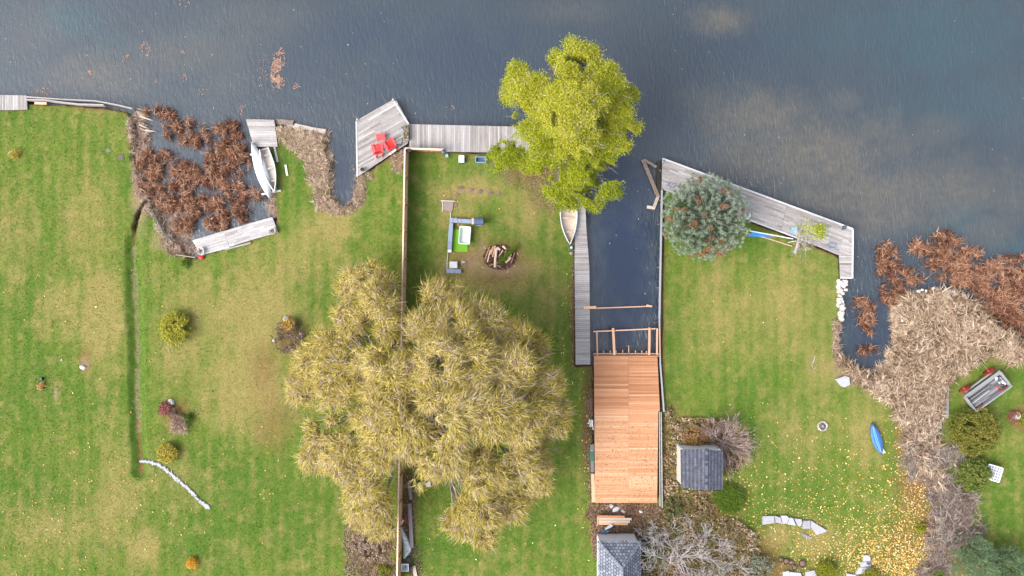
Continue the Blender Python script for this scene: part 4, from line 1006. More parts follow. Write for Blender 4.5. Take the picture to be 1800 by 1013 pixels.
q = MB(); x, y = P2(1004, 436, .7); q.lathe((x, y, LZ), [(.13, 0), (.14, .32), (.08, .38), (.08, .42), (.01, .43)], 12, .6); bt = thing('fuel_can', 'small blue and white container at the stern of the aluminium rowboat', 'container', (x, y, LZ)); q.build('can', BLUEP, bt, smooth=True); q = MB(); q.lathe((x, y+.02, LZ+.43), [(.10, 0), (.10, .05), (.01, .06)], 10, .9); q.build('cap', WHITE, bt)
q = MB(); x, y = P2(1004, 445, .5); q.rock((x, y, LZ+.08), (.16, .12, .12), 0, .3); tag(q.build('stone', ROCKG, None, (x, y, LZ)), 'small rusty stone below the blue and white container', 'stone')
# ------------------------------------------------------------------ left lawn bits
def rocks(spec, mat=ROCKG, cat='rock', name='rock'):
    for u, v, a_, b__, h, lab, tn in spec:
        x, y = P2(u, v, LZ+h); q = MB(); q.rock((x, y, LZ+h*.25), (a_, b__, h), rnd.uniform(0, 3), tn); tag(q.build(name, mat, None, (x, y, LZ)), lab, cat)
rocks([(18, 269, .26, .18, .14, 'small grey rock beside the yellow plant at the left edge', .4), (144, 646, .30, .20, .16, 'pale grey rock at the foot of the bare patch on the left lawn', .9), (299, 707.5, .30, .28, .22, 'round white rock at the top of the red flower bed', 1.0), (315, 735, .26, .24, .2, 'grey rock in the middle of the red flower bed', .4),
       (503, 562, .34, .3, .25, 'grey rock in the top of the twiggy round bed', .4), (530, 588, .2, .2, .16, 'small pale rock at the right side of the twiggy round bed', .8), (481, 599, .14, .12, .14, 'tiny white stone at the left rim of the twiggy round bed', 1.0), (1789, 733, .5, .35, .3, 'grey boulder in the flower bed at the right edge', .8)])
q = MB(); x, y = P2(213, 277); q.lathe((x, y, LZ-.02), [(.28, 0), (.28, .05), (.24, .07), (.01, .07)], 18, .3); tag(q.build('manhole_cap', plain('brown_cap', (.10, .08, .06), .8), None, (x, y, LZ)), 'dark round cap in the grass left of the reed inlet', 'cap')
q = MB(); x, y = P2(190, 265); q.lathe((x, y, LZ-.02), [(.2, 0), (.2, .035), (.01, .04)], 14, .3); tag(q.build('manhole_cap', plain('grey_cap', (.16, .15, .11), .8), None, (x, y, LZ)), 'faint greenish grey round cap in the upper left lawn', 'cap')
q = MB(); x, y = P2(353, 453, .6); q.rock((x, y, LZ+.12), (.24, .18, .15), 0, .6, jag=.08); tag(q.build('float_buoy', REDP, None, (x, y, LZ), smooth=True), 'red buoy on the grass at the left end of the long inlet dock', 'buoy')
q = MB(); q.tube([P(268, 372, .55), P(275, 385, .55), (P(288, 410, .55)), P(304, 426, .55)], .05, 7, .4); tag(q.build('hose', plain('green_grey_hose', (.07, .10, .09), .6), None, P(285, 400)), 'dark green hose along the left bank of the reed inlet', 'hose')
q = MB(); q.tube([P(310, 448, .5), P(330, 451, .5), P(343, 453, .5)], .035, 6, .5); tag(q.build('stick', BEIGE, None, P(325, 450)), 'thin tan pole in the grass at the left end of the inlet dock', 'stick')
q = MB(); x, y = P2(71, 667, .7); q.lathe((x, y, LZ), [(.12, 0), (.16, .3), (.13, .32), (.01, .3)], 12, .3); tag(q.build('flower_pot', BLACK, None, (x, y, LZ)), 'little black pot above the tiny flower cluster on the left lawn', 'flower pot')
q = MB(); x, y = P2(68, 667, .7); q.rock((x, y, LZ+.1), (.13, .09, .12), 0, .9); tag(q.build('stone', WHITE, None, (x, y, LZ)), 'tiny white stone beside the little black pot', 'stone')
# strip of pale stones
st = [(247, 811), (262, 811.5), (280, 817), (292, 826), (305, 836), (318, 848), (330, 858), (340, 868), (350, 880), (360, 887), (368, 893)]
Vp = MB(); rr_ = random.Random(5)
for i in range(520):
    t_ = rr_.random()*(len(st)-1); k_ = int(t_); f_ = t_-k_
    wd = (1.0+2.6*sstep(0, 3, t_))*(1.15 if t_ < 5 or t_ > 8.3 else .7)
    u = st[k_][0]*(1-f_)+st[k_+1][0]*f_+rr_.gauss(0, .55)*wd*.6; v = st[k_][1]*(1-f_)+st[k_+1][1]*f_+rr_.gauss(0, .55)*wd*.6
    x, y = P2(u, v); Vp.rock((x, y, LZ+.03), (rr_.uniform(.06, .13), rr_.uniform(.05, .10), .05), rr_.random()*3, .9 if rr_.random() < .85 else .1, n=6, m=4)
tag(Vp.build('stone_strip', MT('white_pebbles', [(.18, .11, .07), (.26, .25, .25), (.31, .32, .36), (.38, .39, .44)], ns=1.5, na=.3), None, P(300, 835)), 'narrow curved strip of white stones on the left lawn', 'stone strip', kind='stuff')

# ------------------------------------------------------------------ sheds
sh = thing('garden_shed', 'small shed with a dark shingled gable roof right of the cedar deck', 'shed', P(1230, 823))
ze, zr = 2.45, 3.15
c4 = [P2(1196.5, 790.5, ze), P2(1270, 794.5, ze), P2(1269.5, 861, ze), P2(1197.5, 857, ze)]
rg = [P2(1242, 789.5, zr), P2(1241.5, 862.5, zr)]
e0 = [(p[0], p[1], ze) for p in c4]; r0_ = [(p[0], p[1], zr) for p in rg]
def slope(a, b_, c, d, rows_, mat, nm, par, tintf=None):
    """courses of shingles on the slope a(ridge0) b(ridge1) c(eave1) d(eave0)"""
    q = MB(); a, b_, c, d = map(Vector, (a, b_, c, d)); nrm = (b_-a).cross(d-a).normalized()
    if nrm.z < 0: nrm = -nrm
    for i in range(rows_):
        t0, t1 = i/rows_, (i+1.12)/rows_
        p0, p1, p2, p3 = a.lerp(d, t0), b_.lerp(c, t0), b_.lerp(c, min(1.01, t1)), a.lerp(d, min(1.01, t1))
        m_ = 14
        for k_ in range(m_):
            f0, f1 = k_/m_, (k_+.97)/m_
            vs = [p0.lerp(p1, f0)+nrm*.005, p0.lerp(p1, f1)+nrm*.005, p3.lerp(p2, f1)+nrm*.05, p3.lerp(p2, f0)+nrm*.05, p0.lerp(p1, f0)-nrm*.03, p0.lerp(p1, f1)-nrm*.03, p3.lerp(p2, f1)-nrm*.0, p3.lerp(p2, f0)-nrm*.0]
            q.add(vs, [(0, 1, 2, 3), (4, 7, 6, 5), (2, 6, 7, 3), (0, 3, 7, 4), (1, 5, 6, 2)], min(1, max(0, rnd.gauss(.22+.5*(i % 2), .15))))
    return q.build(nm, mat, par)
slope(r0_[0], r0_[1], e0[3], e0[0], 13, SHING, 'roof', sh); slope(r0_[0], r0_[1], e0[2], e0[1], 10, SHING, 'roof', sh)
q = MB()
for i in range(26):
    t_ = i/26; a = Vector(r0_[0]).lerp(Vector(r0_[1]), t_); q.box((a.x, a.y, zr+.035), (.24, .12, .03), R(90-90)+rnd.uniform(-.03, .03), rnd.choice((.1, .9)))
q.build('ridge_cap', SHING, sh)
wx0, wx1 = e0[0][0]+.16, e0[1][0]-.16; wy1, wy0 = e0[0][1]-.14, e0[3][1]+.16
def wallbox(mb_, x0, x1, y0, y1, z0, z1, t=.5): mb_.box(((x0+x1)/2, (y0+y1)/2, (z0+z1)/2), (abs(x1-x0), abs(y1-y0), z1-z0), 0, t)
xr = r0_[0][0]
for yy, nm in ((wy1+.16, 'wall'), (wy0, 'wall')):
    q = MB(); pts = [(wx0, LZ-.1), (wx1, LZ-.1), (wx1, ze-.03), (xr, zr-.05), (wx0, ze-.03)]
    q.add([(p[0], yy, p[1]) for p in pts]+[(p[0], yy-.08, p[1]) for p in pts], [(0, 1, 2, 3, 4), (9, 8, 7, 6, 5)]+[(i, i+5, (i+1) % 5+5, (i+1) % 5) for i in range(5)], .6); q.build(nm, WHITE if yy > wy0 else CREAM, sh)
for xx in (wx0, wx1): q = MB(); wallbox(q, xx-.04, xx+.04, wy0+.01, wy1+.10, LZ-.1, ze-.06); q.build('wall', CREAM, sh)
q = MB(); q.box((xr+.3, wy1+.175, LZ+.95), (.8, .03, 1.8), 0, .8); dr = q.build('door', OFFW, sh); q = MB(); q.box((xr+.02, wy1+.205, LZ+.95), (.05, .04, .14), 0, .3); q.build('handle', BLACK, dr)
q = MB()
for i in range(7):
    x = wx0+.2+i*(wx1-wx0-.4)/6
    if abs(x-xr-.3) > .45: q.box((x, wy1+.17, 1.3), (.02, .02, 1.7), 0, .1)
q.build('batten', OFFW, sh)

hs2 = thing('garden_house', 'small building with a blue grey hexagonal shingle hip roof at the bottom edge', 'building', P(1090, 985))
ze, zr = 2.7, 3.9; u0, u1, v0, v1 = 1053, 1125, 953, 1080
A_, B_, C_, D_ = P(u0, v0, ze), P(u1, v0, ze), P(u1, v1, ze), P(u0, v1, ze)
hw = (B_[0]-A_[0])/2; xm = A_[0]+hw; R1 = (xm, A_[1]-hw, zr); R2 = (xm, D_[1]+hw, zr)
q = MB(); q.add([A_, B_, C_, D_, R1, R2], [(0, 4, 1), (1, 4, 5, 2), (2, 5, 3), (3, 5, 4, 0)], .5); q.build('roof_felt', SHBASE, hs2)
def hexes(tri, nm):
    a, b_, c = map(Vector, tri[:3]); nrm = (b_-a).cross(c-a).normalized()
    if nrm.z < 0: nrm = -nrm
    ex = (b_-a).normalized(); ey = nrm.cross(ex)
    P2d = [((Vector(p)-a).dot(ex), (Vector(p)-a).dot(ey)) for p in tri]
    q = MB(); s_ = .165
    xs = [p[0] for p in P2d]; ys = [p[1] for p in P2d]
    j = 0; y = min(ys)
    while y < max(ys)+s_:
        x = min(xs)+(s_*.87 if j % 2 else 0)
        while x < max(xs)+s_:
            if polyd(np.array([x]), np.array([y]), P2d)[0] > -.02:
                vs = []
                for k_ in range(6):
                    an = math.pi/6+k_*math.pi/3; vs.append(a+ex*(x+math.cos(an)*s_*.86)+ey*(y+math.sin(an)*s_*.86)+nrm*(.022+.012*math.sin(an)))
                q.add(vs, [tuple(range(6))], rnd.random())
            x += s_*1.74
        y += s_*1.5; j += 1
    q.build(nm, SHING2, hs2)
hexes((B_, A_, R1), 'roof'); hexes((A_, D_, R2, R1), 'roof'); hexes((C_, B_, R1, R2), 'roof')
q = MB()
for t0, t1 in ((A_, R1), (B_, R1), (R1, R2)):
    a, b_ = Vector(t0), Vector(t1)
    for i in range(12): 
        p = a.lerp(b_, (i+.1)/12); p2 = a.lerp(b_, (i+.95)/12); q.beam(p+Vector((0, 0, .06)), p2+Vector((0, 0, .06)), .2, .03)
q.build('ridge_cap', SHING2, hs2)
q = MB(); wallbox(q, A_[0]+.1, B_[0]-.1, A_[1]-.12, A_[1]-.2, LZ-.1, ze-.05, .8); q.build('wall', WHITE, hs2)
q = MB(); wallbox(q, A_[0]+.19, B_[0]-.19, D_[1]+.12, D_[1]+.2, LZ-.1, ze-.05, .8); q.build('wall', WHITE, hs2)
for xx in (A_[0]+.14, B_[0]-.14): q = MB(); wallbox(q, xx-.04, xx+.04, A_[1]-.21, D_[1]+.2, LZ-.1, ze-.05, .5); q.build('wall', WHITE, hs2)
q = MB(); wallbox(q, A_[0]-.02, B_[0]+.02, A_[1]+.03, A_[1]-.03, ze-.12, ze-.01, .9); q.build('gutter', WHITE, hs2)
# porch area pieces
stp = thing('wooden_steps', 'stack of orange wooden boards and steps above the hexagonal roof', 'steps', P(1083, 914)); 
for i, v in enumerate((908, 912, 916.5, 920.5)):
    q = MB(); q.beam(P(1052, v, .95-.14*i), P(1113-i*3 if i else 1098, v+.8, .95-.14*i), .20, .05, rnd.random()); q.build('tread', CEDAR if i in (0, 3) else BEIGE, stp)
q = MB(); q.beam(P(1051, 907, .8), P(1050, 923, .45), .06, .2, .4); q.build('stringer', CEDARV, stp)
gl = thing('folded_awning', 'blue and grey folded awning lying by the white wall of the small building', 'awning', P(1070, 932))
q = MB(); q.prism([P2(*p, .7) for p in [(1063, 930), (1074, 922), (1078, 924), (1068, 936)]], .5, .68, .5); q.build('cover', plain('silver_grey_cover', (.42, .45, .5)), gl); q = MB(); q.prism([P2(*p, .6) for p in [(1057, 935), (1062, 930.5), (1068, 937), (1064, 943), (1057, 943)]], .45, .6, .4); q.build('bag', NAVY, gl)
q = MB(); q.tube([P(1066, 933, .75), P(1077, 928, .72)], .07, 8, .2); q.build('roller', BLACK, gl)
rocks([(1083, 896, .4, .22, .12, 'flat white rock in the leaf litter just below the cedar deck', .9), (1075, 891, .2, .2, .1, 'small pale rock below the left corner of the cedar deck', .8), (1096, 900, .22, .16, .1, 'grey rock right of the flat white rock below the cedar deck', .6), (1127, 900, .18, .14, .14, 'pale round rock in the litter near the right post below the cedar deck', 1)], STONE)
ch = thing('folding_chair', 'white folding chair frame against the left side of the cedar deck', 'chair', P(1037, 745)); 
x, y = P2(1038.5, 746, .9)
for a, b_ in (((-.22, -.02, 0), (.1, .04, .6)), ((-.12, .38, 0), (.1, .30, .6)), ((.08, .40, .8), (.18, -.42, .8)), ((-.2, 0, .45), (-.1, .4, .45)), ((.1, .4, 0), (.08, .4, .8)), ((.18, -.42, 0), (.18, -.42, .8))):
    q = MB(); q.tube([(x+a[0], y+a[1], LZ+a[2]), (x+b_[0], y+b_[1], LZ+b_[2])], .03, 6, .8); q.build('tube_frame', WHITE, ch)
q = MB(); q.box((x+.05, y+.05, LZ+.44), (.3, .6, .02), R(-8), .5); q.build('seat', plain('grey_sling', (.35, .33, .32)), ch)
gbx = thing('wheelbarrow_bin', 'narrow grey bin with a green middle beside the left edge of the cedar deck', 'bin', P(1040, 805))
q = MB(); slab(q, [(1037.5, 782), (1044, 781), (1044, 830), (1039, 830)], .3, .66, .3); q.build('bin_body', plain('dull_grey_bin', (.16, .17, .17)), gbx); q = MB(); slab(q, [(1037, 794), (1044, 793.5), (1044, 811), (1037.8, 811)], .665, .70, .5); q.build('lid', GREENP, gbx)
q = MB(); q.tube([P(1038, 792, .72), P(1042, 792.5, .72)], .03, 6, .9); q.build('handle', WHITE, gbx)

# ------------------------------------------------------------------ right lawn stones and bits
sl = [([(1341, 908), (1361, 907.5), (1362, 920), (1340.5, 923)], 'left end'), ([(1362, 907), (1372, 910), (1376, 921.5), (1363.5, 919)], 'second'), ([(1372.5, 907), (1383, 906.5), (1388, 911.5), (1383, 921), (1376.5, 921.5)], 'third'), ([(1389, 910), (1394, 911), (1400, 925), (1384, 922)], 'fourth'), ([(1397, 912), (1409, 913), (1411, 920), (1406, 927), (1401, 922)], 'fifth'), ([(1413, 916), (1424.5, 915.5), (1425, 930), (1411, 930)], 'sixth'), ([(1425.5, 915.5), (1454, 933), (1451, 936), (1436, 941), (1425.5, 926)], 'large right end')]
for pl, w_ in sl:
    q = MB(); q.prism([P2(*p, .62) for p in inset(pl, .3)], LZ-.1, .60, rnd.uniform(.4, 1)); q.build
    lab = '%s slab of the curved row of pale stones on the leafy lawn' % w_
    tag(q.build('stone_slab', STONE, None, P(*pl[0])), lab, 'stone slab', 'curved row of pale stone slabs')
q = MB(); q.prism([P2(*p, .5) for p in [(1409, 937), (1416, 940), (1428, 946), (1424, 950), (1411, 943)]], LZ-.1, .47, .1); tag(q.build('stone_slab', STONE, None, P(1418, 943)), 'sunken grey stone below the curved row of slabs', 'stone slab')
for pl, lab in (([(1519, 977), (1525, 976), (1530, 980), (1530, 986), (1518, 988)], 'topmost pale stone step at the bottom of the leafy lawn'), ([(1516, 989), (1530, 987), (1531, 996), (1513, 997)], 'second pale stone step at the bottom of the leafy lawn'), ([(1511, 998), (1531, 997.5), (1534, 1008), (1504, 1010)], 'third and widest pale stone step above the mound'), ([(1490, 1009), (1504, 1011), (1508, 1025), (1488, 1025)], 'pale slab left of the stone steps at the bottom edge')):
    q = MB(); q.prism([P2(*p, .6) for p in pl], LZ-.1, .60, rnd.uniform(.7, 1)); tag(q.build('stone_step', STONE, None, P(*pl[0])), lab, 'stone step')
for pl, lab in (([(1377, 1006), (1387, 1004), (1391, 1020), (1378, 1025)], 'left pale slab at the bottom edge beside the olive mound'), ([(1388, 1006), (1408, 1008), (1412, 1025), (1392, 1025)], 'middle pale slab at the bottom edge beside the olive mound'), ([(1417, 1006), (1432, 1003), (1437, 1013), (1433, 1025), (1416, 1025)], 'right pale slab touching the olive mound')):
    q = MB(); q.prism([P2(*p, .6) for p in pl], LZ-.1, .58, rnd.uniform(.6, 1)); tag(q.build('stone_slab', STONE, None, P(*pl[0])), lab, 'stone slab')
q = MB(); q.box((*P2(1527.5, 992, .75), .66), (.28, .18, .1), R(-20), .5); tag(q.build('shoe_mat', NAVY, None, P(1527, 992, .6)), 'small dark blue object on the pale stone steps', 'mat')
for i, (u, v, r_) in enumerate(((1373, 985, .2), (1382.5, 988, .24), (1391, 990, .2), (1411, 992, .3), (1397, 999, .22))):
    x, y = P2(u, v, .6); t_ = thing('clay_pot', ('leftmost', 'second', 'third', 'rightmost and largest', 'lowest')[i]+' of the five dark round plant pots among yellow leaves at the bottom', 'plant pot', (x, y, LZ), 'dark plant pots near the bottom edge'); q = MB(); q.lathe((x, y, LZ-.02), [(r_*.7, 0), (r_, .2), (r_*1.1, .2), (r_*1.1, .16), (r_*.85, .14), (r_*.8, .06), (.01, .05)], 14, .4); q.build('pot', plain('sooty_pot_%d' % i, (.05, .04, .035)) if i == 0 else bpy.data.materials['sooty_pot_0'], t_)
    q = MB(); q.lathe((x, y, LZ+.11), [(r_*.8, 0), (.01, .02)], 10, .5); q.build('soil', BROWNL, t_)
q = MB(); q.prism([P2(*p, .75) for p in [(1471, 667), (1487, 661.5), (1494, 664), (1495, 677), (1485, 681.5), (1481, 680)]], LZ-.1, .66, .7); tag(q.build('flat_rock', STONE, None, P(1486, 671)), 'large pale flat rock alone at the edge of the right lawn', 'rock')
fp = thing('fire_ring', 'round ring of stones holding ash in the middle of the right lawn', 'fire ring', P(1445, 749)); x, y = P2(1445.5, 749)
for i in range(13):
    a_ = i/13*6.283; q = MB(); q.rock((x+math.cos(a_)*.38, y+math.sin(a_)*.38, LZ+.05), (.11, .085, .09), a_+1.57, rnd.random(), n=7, m=5); q.build('ring_stone', ROCKG, fp)
q = MB(); q.lathe((x, y, LZ+.01), [(.30, 0), (.2, .03), (.01, .08)], 12, .2); q.build('ash', plain('dark_ash', (.12, .10, .09), .95), fp); q = MB(); q.box((x, y, LZ+.12), (.08, .2, .04), .4, .5); q.build('charred_wood', PEACH, fp)
# rock revetment
rr_ = random.Random(21)
for i in range(58):
    v = rr_.uniform(492, 562); w_ = 9-6*(v-492)/80; u = 1481+rr_.uniform(-w_, w_)+(v-492)*(-.06); r_ = rr_.uniform(.12, .27)
    x, y = P2(u, v, .4); q = MB(); q.rock((x, y, .30+rr_.uniform(0, .14)), (r_, r_*.75, r_*.6), rr_.random()*3, rr_.uniform(.5, 1), n=7, m=5, jag=.25)
    tag(q.build('shore_rock', MT('pale_shore_rock', [(.24, .21, .19), (.38, .34, .32), (.50, .47, .44)], ns=4, na=.3) if i == 0 else bpy.data.materials['pale_shore_rock'], None, (x, y, .3)), 'pale rock in the pile below the end of the slanting dock', 'rock', 'pale rocks below the slanting dock')
for i in range(34):
    t_ = rr_.random(); u = 1612+t_*88+rr_.uniform(-3, 3); v = 512-8*math.sin(t_*3.1)+rr_.uniform(-4, 4)+t_*14; r_ = rr_.uniform(.09, .19)
    if i > 26: u, v = 1592+rr_.uniform(-6, 6), 560+rr_.uniform(-10, 8)
    x, y = P2(u, v, .4); q = MB(); q.rock((x, y, .42), (r_, r_*.75, r_*.6), rr_.random()*3, 1, n=7, m=5, jag=.25)
    tag(q.build('shore_rock', bpy.data.materials['pale_shore_rock'], None, (x, y, .3)), 'white stone on the water edge of the pale reed bank', 'rock', 'white stones on the reed bank')
# hammock / flag lines between pine and bare tree
hm = thing('hammock', 'slack blue hammock hung on a white bar between pine and small bare tree', 'hammock', P(1350, 412))
q = MB(); q.tube([P(1298, 402, 1.9), P(1318, 406, 1.85), P(1345, 411, 1.8), P(1394, 420, 1.9)], .045, 7, .8); q.build('support_bar', WHITE, hm)
q = MB(); q.tube([P(1300, 407, 1.2), P(1345, 418, 1.15), P(1392, 433, 1.3)], .04, 7, .5); q.build('lower_bar', plain('pink_bar', (.55, .30, .24)), hm)
q = MB(); rows = []
pa, pb, pc, pd2 = P(1325, 406.5, 1.78), P(1362, 415, 1.74), P(1357, 416.5, 1.35), P(1313, 415.5, 1.30)
for i in range(9):
    f_ = i/8; a = Vector(pa).lerp(Vector(pb), f_); b_ = Vector(pd2).lerp(Vector(pc), f_); mid = a.lerp(b_, .5)-Vector((0, 0, .12*math.sin(math.pi*f_))); rows += [tuple(a), tuple(mid), tuple(b_)]
q.add(rows+[(x_, y_-.0, z_-.02) for x_, y_, z_ in rows], [(i*3+k_, i*3+k_+1, i*3+k_+4, i*3+k_+3) for i in range(8) for k_ in range(2)]+[(27+i*3+k_, 27+i*3+k_+3, 27+i*3+k_+4, 27+i*3+k_+1) for i in range(8) for k_ in range(2)], .6); q.build('cloth', BLUEC, hm)
q = MB(); q.tube([P(1357, 416, 1.7), P(1364, 414.5, 1.75)], .06, 6, .6); q.build('end_grip', TERR, hm)
for u, v in ((1300, 404), (1392, 425)):
    q = MB(); x, y = P2(u, v, 1.2); q.tube([(x, y, LZ-.1), (x, y, 1.9)], .05, 8, .5); q.build('stand_post', OFFW, hm)
q = MB(); q.tube([P(1313, 385, .72), P(1318, 380, .72), P(1319, 373, .72)], .09, 7, .9); tag(q.build('boat_fender', WHITE, None, P(1316, 379, .6)), 'white curved fender on the slanting dock beside the pine', 'fender')
q = MB(); q.box((*P2(1397, 405, 1.4), 1.3), (.34, .6, .3), .2, .5); q.box((*P2(1397, 405, 1.4), 1.47), (.38, .64, .04), .2, .8); q.box((*P2(1397, 405, 1.4), .9), (.08, .08, 1.0), 0, .2); tag(q.build('birdhouse', LBLUE, None, (*P2(1397, 405, 1.4), LZ)), 'pale blue birdhouse on a post at the small bare tree', 'birdhouse')

# wagon
WAGONW = greywood('old_wagon_boards', R(36), [(.08, .08, .085), (.19, .19, .20), (.30, .30, .32)])
wg = thing('hay_wagon', 'old grey wooden wagon with red iron wheels on the far right lawn', 'wagon', (0, 0, 0))
L_, W_ = 3.7, 1.45
q = MB()
for i in range(7): q.box((0, -W_/2+.11+i*.205, .62), (L_, .19, .035), 0, rnd.random())
q.build('floor', WAGONW, wg)
for s_ in (-1, 1):
    q = MB(); q.box((0, s_*W_/2, .86), (L_+.05, .10 if s_ < 0 else .42, .06 if s_ > 0 else .5), 0, .8, rot=Euler((R(28) if s_ > 0 else 0, 0, 0))); q.build('side_board', WAGONW, wg)
for sx in (-1, 1): q = MB(); q.box((sx*L_/2, .02, .84), (.08, W_, .40), 0, .7); q.build('end_board', WAGONW, wg)
rr_ = random.Random(2)
for i in range(6):
    q = MB(); y_ = rr_.uniform(-.45, .35); q.beam((-L_/2+.05, y_, .72+.02*i), (rr_.uniform(-.2, .7), y_+rr_.uniform(-.15, .2), .80+.03*i), .10, .04, rr_.random()); q.build('loose_plank', WAGONW, wg)
for i in range(12):
    q = MB(); q.rock((rr_.uniform(1.0, 1.65), rr_.uniform(-.5, .45), .80), (.14, .10, .10), rr_.random()*3, rr_.random())
    q.build('scrap_piece', (STEEL, CHARC, WHITE)[i % 3], wg)
q = MB(); q.tube([(.72, .1, .9), (.95, -.1, 1.0), (.9, -.35, .9)], .05, 6, .5); q.build('red_strap', REDI, wg)
q = MB()
for sx in (-1.30, 1.30): q.tube([(sx, -W_/2, .48), (sx, W_/2+.42, .48)], .035, 6, .5)
q.build('axle', TERR, wg)
for sx in (-1.30, 1.30):
    for sy in (W_/2+.42,):
        w_ = MB(); pts = [(sx+.46*math.cos(a_), sy, .48+.46*math.sin(a_)) for a_ in [k_/20*6.2832 for k_ in range(21)]]; w_.tube(pts, .055, 6, .5)
        wh = w_.build('wheel', REDI, wg); s2 = MB()
        for k_ in range(10): a_ = k_/10*6.2832; s2.tube([(sx, sy, .48), (sx+.44*math.cos(a_), sy, .48+.44*math.sin(a_))], .018, 5, .5)
        s2.build('spokes', REDI, wh); s2 = MB(); s2.tube([(sx, sy-.12, .48), (sx, sy+.12, .48)], .08, 10, .6); s2.build('hub', REDF, wh)
    w_ = MB(); w_.tube([(sx+.46*math.cos(a_), -W_/2+.1, .48+.46*math.sin(a_)) for a_ in [k_/20*6.2832 for k_ in range(21)]], .05, 6, .5); w_.build('wheel', REDI, wg)
q = MB(); q.beam((-1.5, W_/2+.27, .62), (1.3, W_/2+.27, .62), .12, .08, .8); q.build('side_rail', WAGONW, wg)
q = MB(); q.tube([(1.3, -W_/2, .6), (1.75, -W_/2-.35, .5)], .03, 6, .8); q.build('drawbar', OFFW, wg)
spin(wg, (*P2(1734, 688, 1.1), LZ-.02), R(36))
tbw = thing('garden_table', 'square white lattice table on the far right lawn', 'table', P(1747, 832)); x, y = P2(1747, 832, 1.1); rz_ = R(-17)
m_ = Euler((0, 0, rz_)).to_matrix()
def loc2(a_, b__, z): v_ = m_ @ Vector((a_, b__, 0)); return (x+v_.x, y+v_.y, z)
q = MB()
for a_, b__ in (((-.62, -.62), (.62, -.62)), ((.62, -.62), (.62, .62)), ((.62, .62), (-.62, .62)), ((-.62, .62), (-.62, -.62))): q.beam(loc2(*a_, 1.12), loc2(*b__, 1.12), .10, .05, .8)
q.build('table_rim', WHITE, tbw)
q = MB()
for i in range(1, 5): k_ = -.62+1.24*i/5; q.beam(loc2(k_, -.6, 1.115), loc2(k_, .6, 1.115), .05, .03, .6); q.beam(loc2(-.6, k_, 1.105), loc2(.6, k_, 1.105), .05, .03, .6)
q.build('lattice', WHITE, tbw)
q = MB(); q.box(loc2(0, 0, 1.075), (1.2, 1.2, .02), rz_, .4); q.build('panel', plain('grey_lilac_panel', (.24, .24, .29)), tbw)
for sx in (-1, 1):
    for sy in (-1, 1): q = MB(); q.box(loc2(.55*sx, .55*sy, .73), (.07, .07, .7), rz_, .5); q.build('leg', WHITE, tbw)
# boardwalk at the reeds
bw = thing('boardwalk', 'narrow weathered plank walkway at the edge of the pale reed bank', 'boardwalk', P(1661, 710))
for pl in ([(1655, 676), (1668, 675), (1667.5, 735), (1656, 739)], [(1647, 740), (1656, 740), (1656, 753), (1647, 756)], [(1628, 705), (1654, 706), (1654, 722), (1630, 722)]):
    q = MB(); planks(q, [P2(*p, .62) for p in pl], .62, R(90) if pl[0][0] != 1628 else 0, .2, tint=lambda i: rnd.uniform(.2, .7)); q.build('decking', WOODY, bw)
q = MB(); q.beam(P(1656, 678, .5), P(1657, 738, .5), .1, .15, .3); q.build('stringer', DARKW, bw)
# tarp, lantern, pots at the bottom of the fence
tp = thing('tarpaulin', 'crumpled pale tarpaulin beside the fence at the bottom', 'tarpaulin', P(714, 950))
pts = [(702, 925), (707, 930), (714, 942), (718, 950), (723, 960), (722, 970), (717, 977), (711, 984), (708, 982), (709, 970), (708, 955), (704, 940), (700, 931)]
poly = [P2(*p, .6) for p in pts]; xs = np.random.RandomState(4)
gxs = np.linspace(min(p[0] for p in poly), max(p[0] for p in poly), 26); gys = np.linspace(min(p[1] for p in poly), max(p[1] for p in poly), 60); XX, YY = np.meshgrid(gxs, gys)
inn = polyd(XX.ravel(), YY.ravel(), poly); zz = np.where(inn > 0, .46+.30*np.clip(inn/.2, 0, 1)**.5*(.5+fbm(XX.ravel()*5, YY.ravel()*5, 3, 3)), .40)
ii = np.arange(XX.size).reshape(XX.shape); FF = np.stack([ii[:-1, :-1].ravel(), ii[:-1, 1:].ravel(), ii[1:, 1:].ravel(), ii[1:, :-1].ravel()], 1); FF = FF[(inn[FF] > -.03).all(1)]
npmesh('cover_sheet', np.stack([XX.ravel(), YY.ravel(), zz], 1), FF, TARP, tp, attrs={'tint': fbm(XX.ravel()*4, YY.ravel()*4, 6)}, smooth=True)
q = MB(); q.tube([P(702, 925, .7), P(709, 914, .8)], [.12, .08], 7, .8); q.build('rolled_end', OFFW, tp)
bk = thing('plastic_bucket', 'bright red bucket beside the fence near the tarpaulin', 'bucket', P(708, 917)); x, y = P2(708, 917, .8); q = MB(); q.lathe((x, y, LZ), [(.15, 0), (.21, .36), (.23, .36), (.20, .33), (.14, .05), (.01, .04)], 14, .5); q.build('pail', REDP, bk); q = MB(); q.tube([(x-.2, y, .76), (x, y+.16, .80), (x+.2, y, .76)], .015, 5, .5); q.build('handle', STEEL, bk)
bm = thing('timber_beam', 'long grey timber beam lying along the fence beside the tarpaulin', 'timber beam', P(722, 905)); q = MB(); q.beam(P(719, 848, .55), P(722.5, 878, .55), .26, .2, .4); q.beam(P(720, 885, .6), P(724, 962, .6), .30, .22, .4); q.build('beam', greywood('grey_violet_beam', R(90), [(.14, .12, .13), (.24, .21, .22), (.32, .29, .30)]), bm)
ln = thing('lantern_box', 'small square white framed lantern at the bottom edge beside the fence', 'lantern', P(711, 998)); x, y = P2(711.5, 998.5, 1.0)
q = MB(); q.box((x, y, .66), (.52, .50, .5), 0, .4); q.build('body', STEEL, ln); q = MB()
for dx, dy, sx, sy in ((0, .29, .66, .07), (0, -.29, .66, .07), (.30, 0, .07, .52), (-.30, 0, .07, .52)): q.box((x+dx, y+dy, .94), (sx, sy, .06), 0, .7)
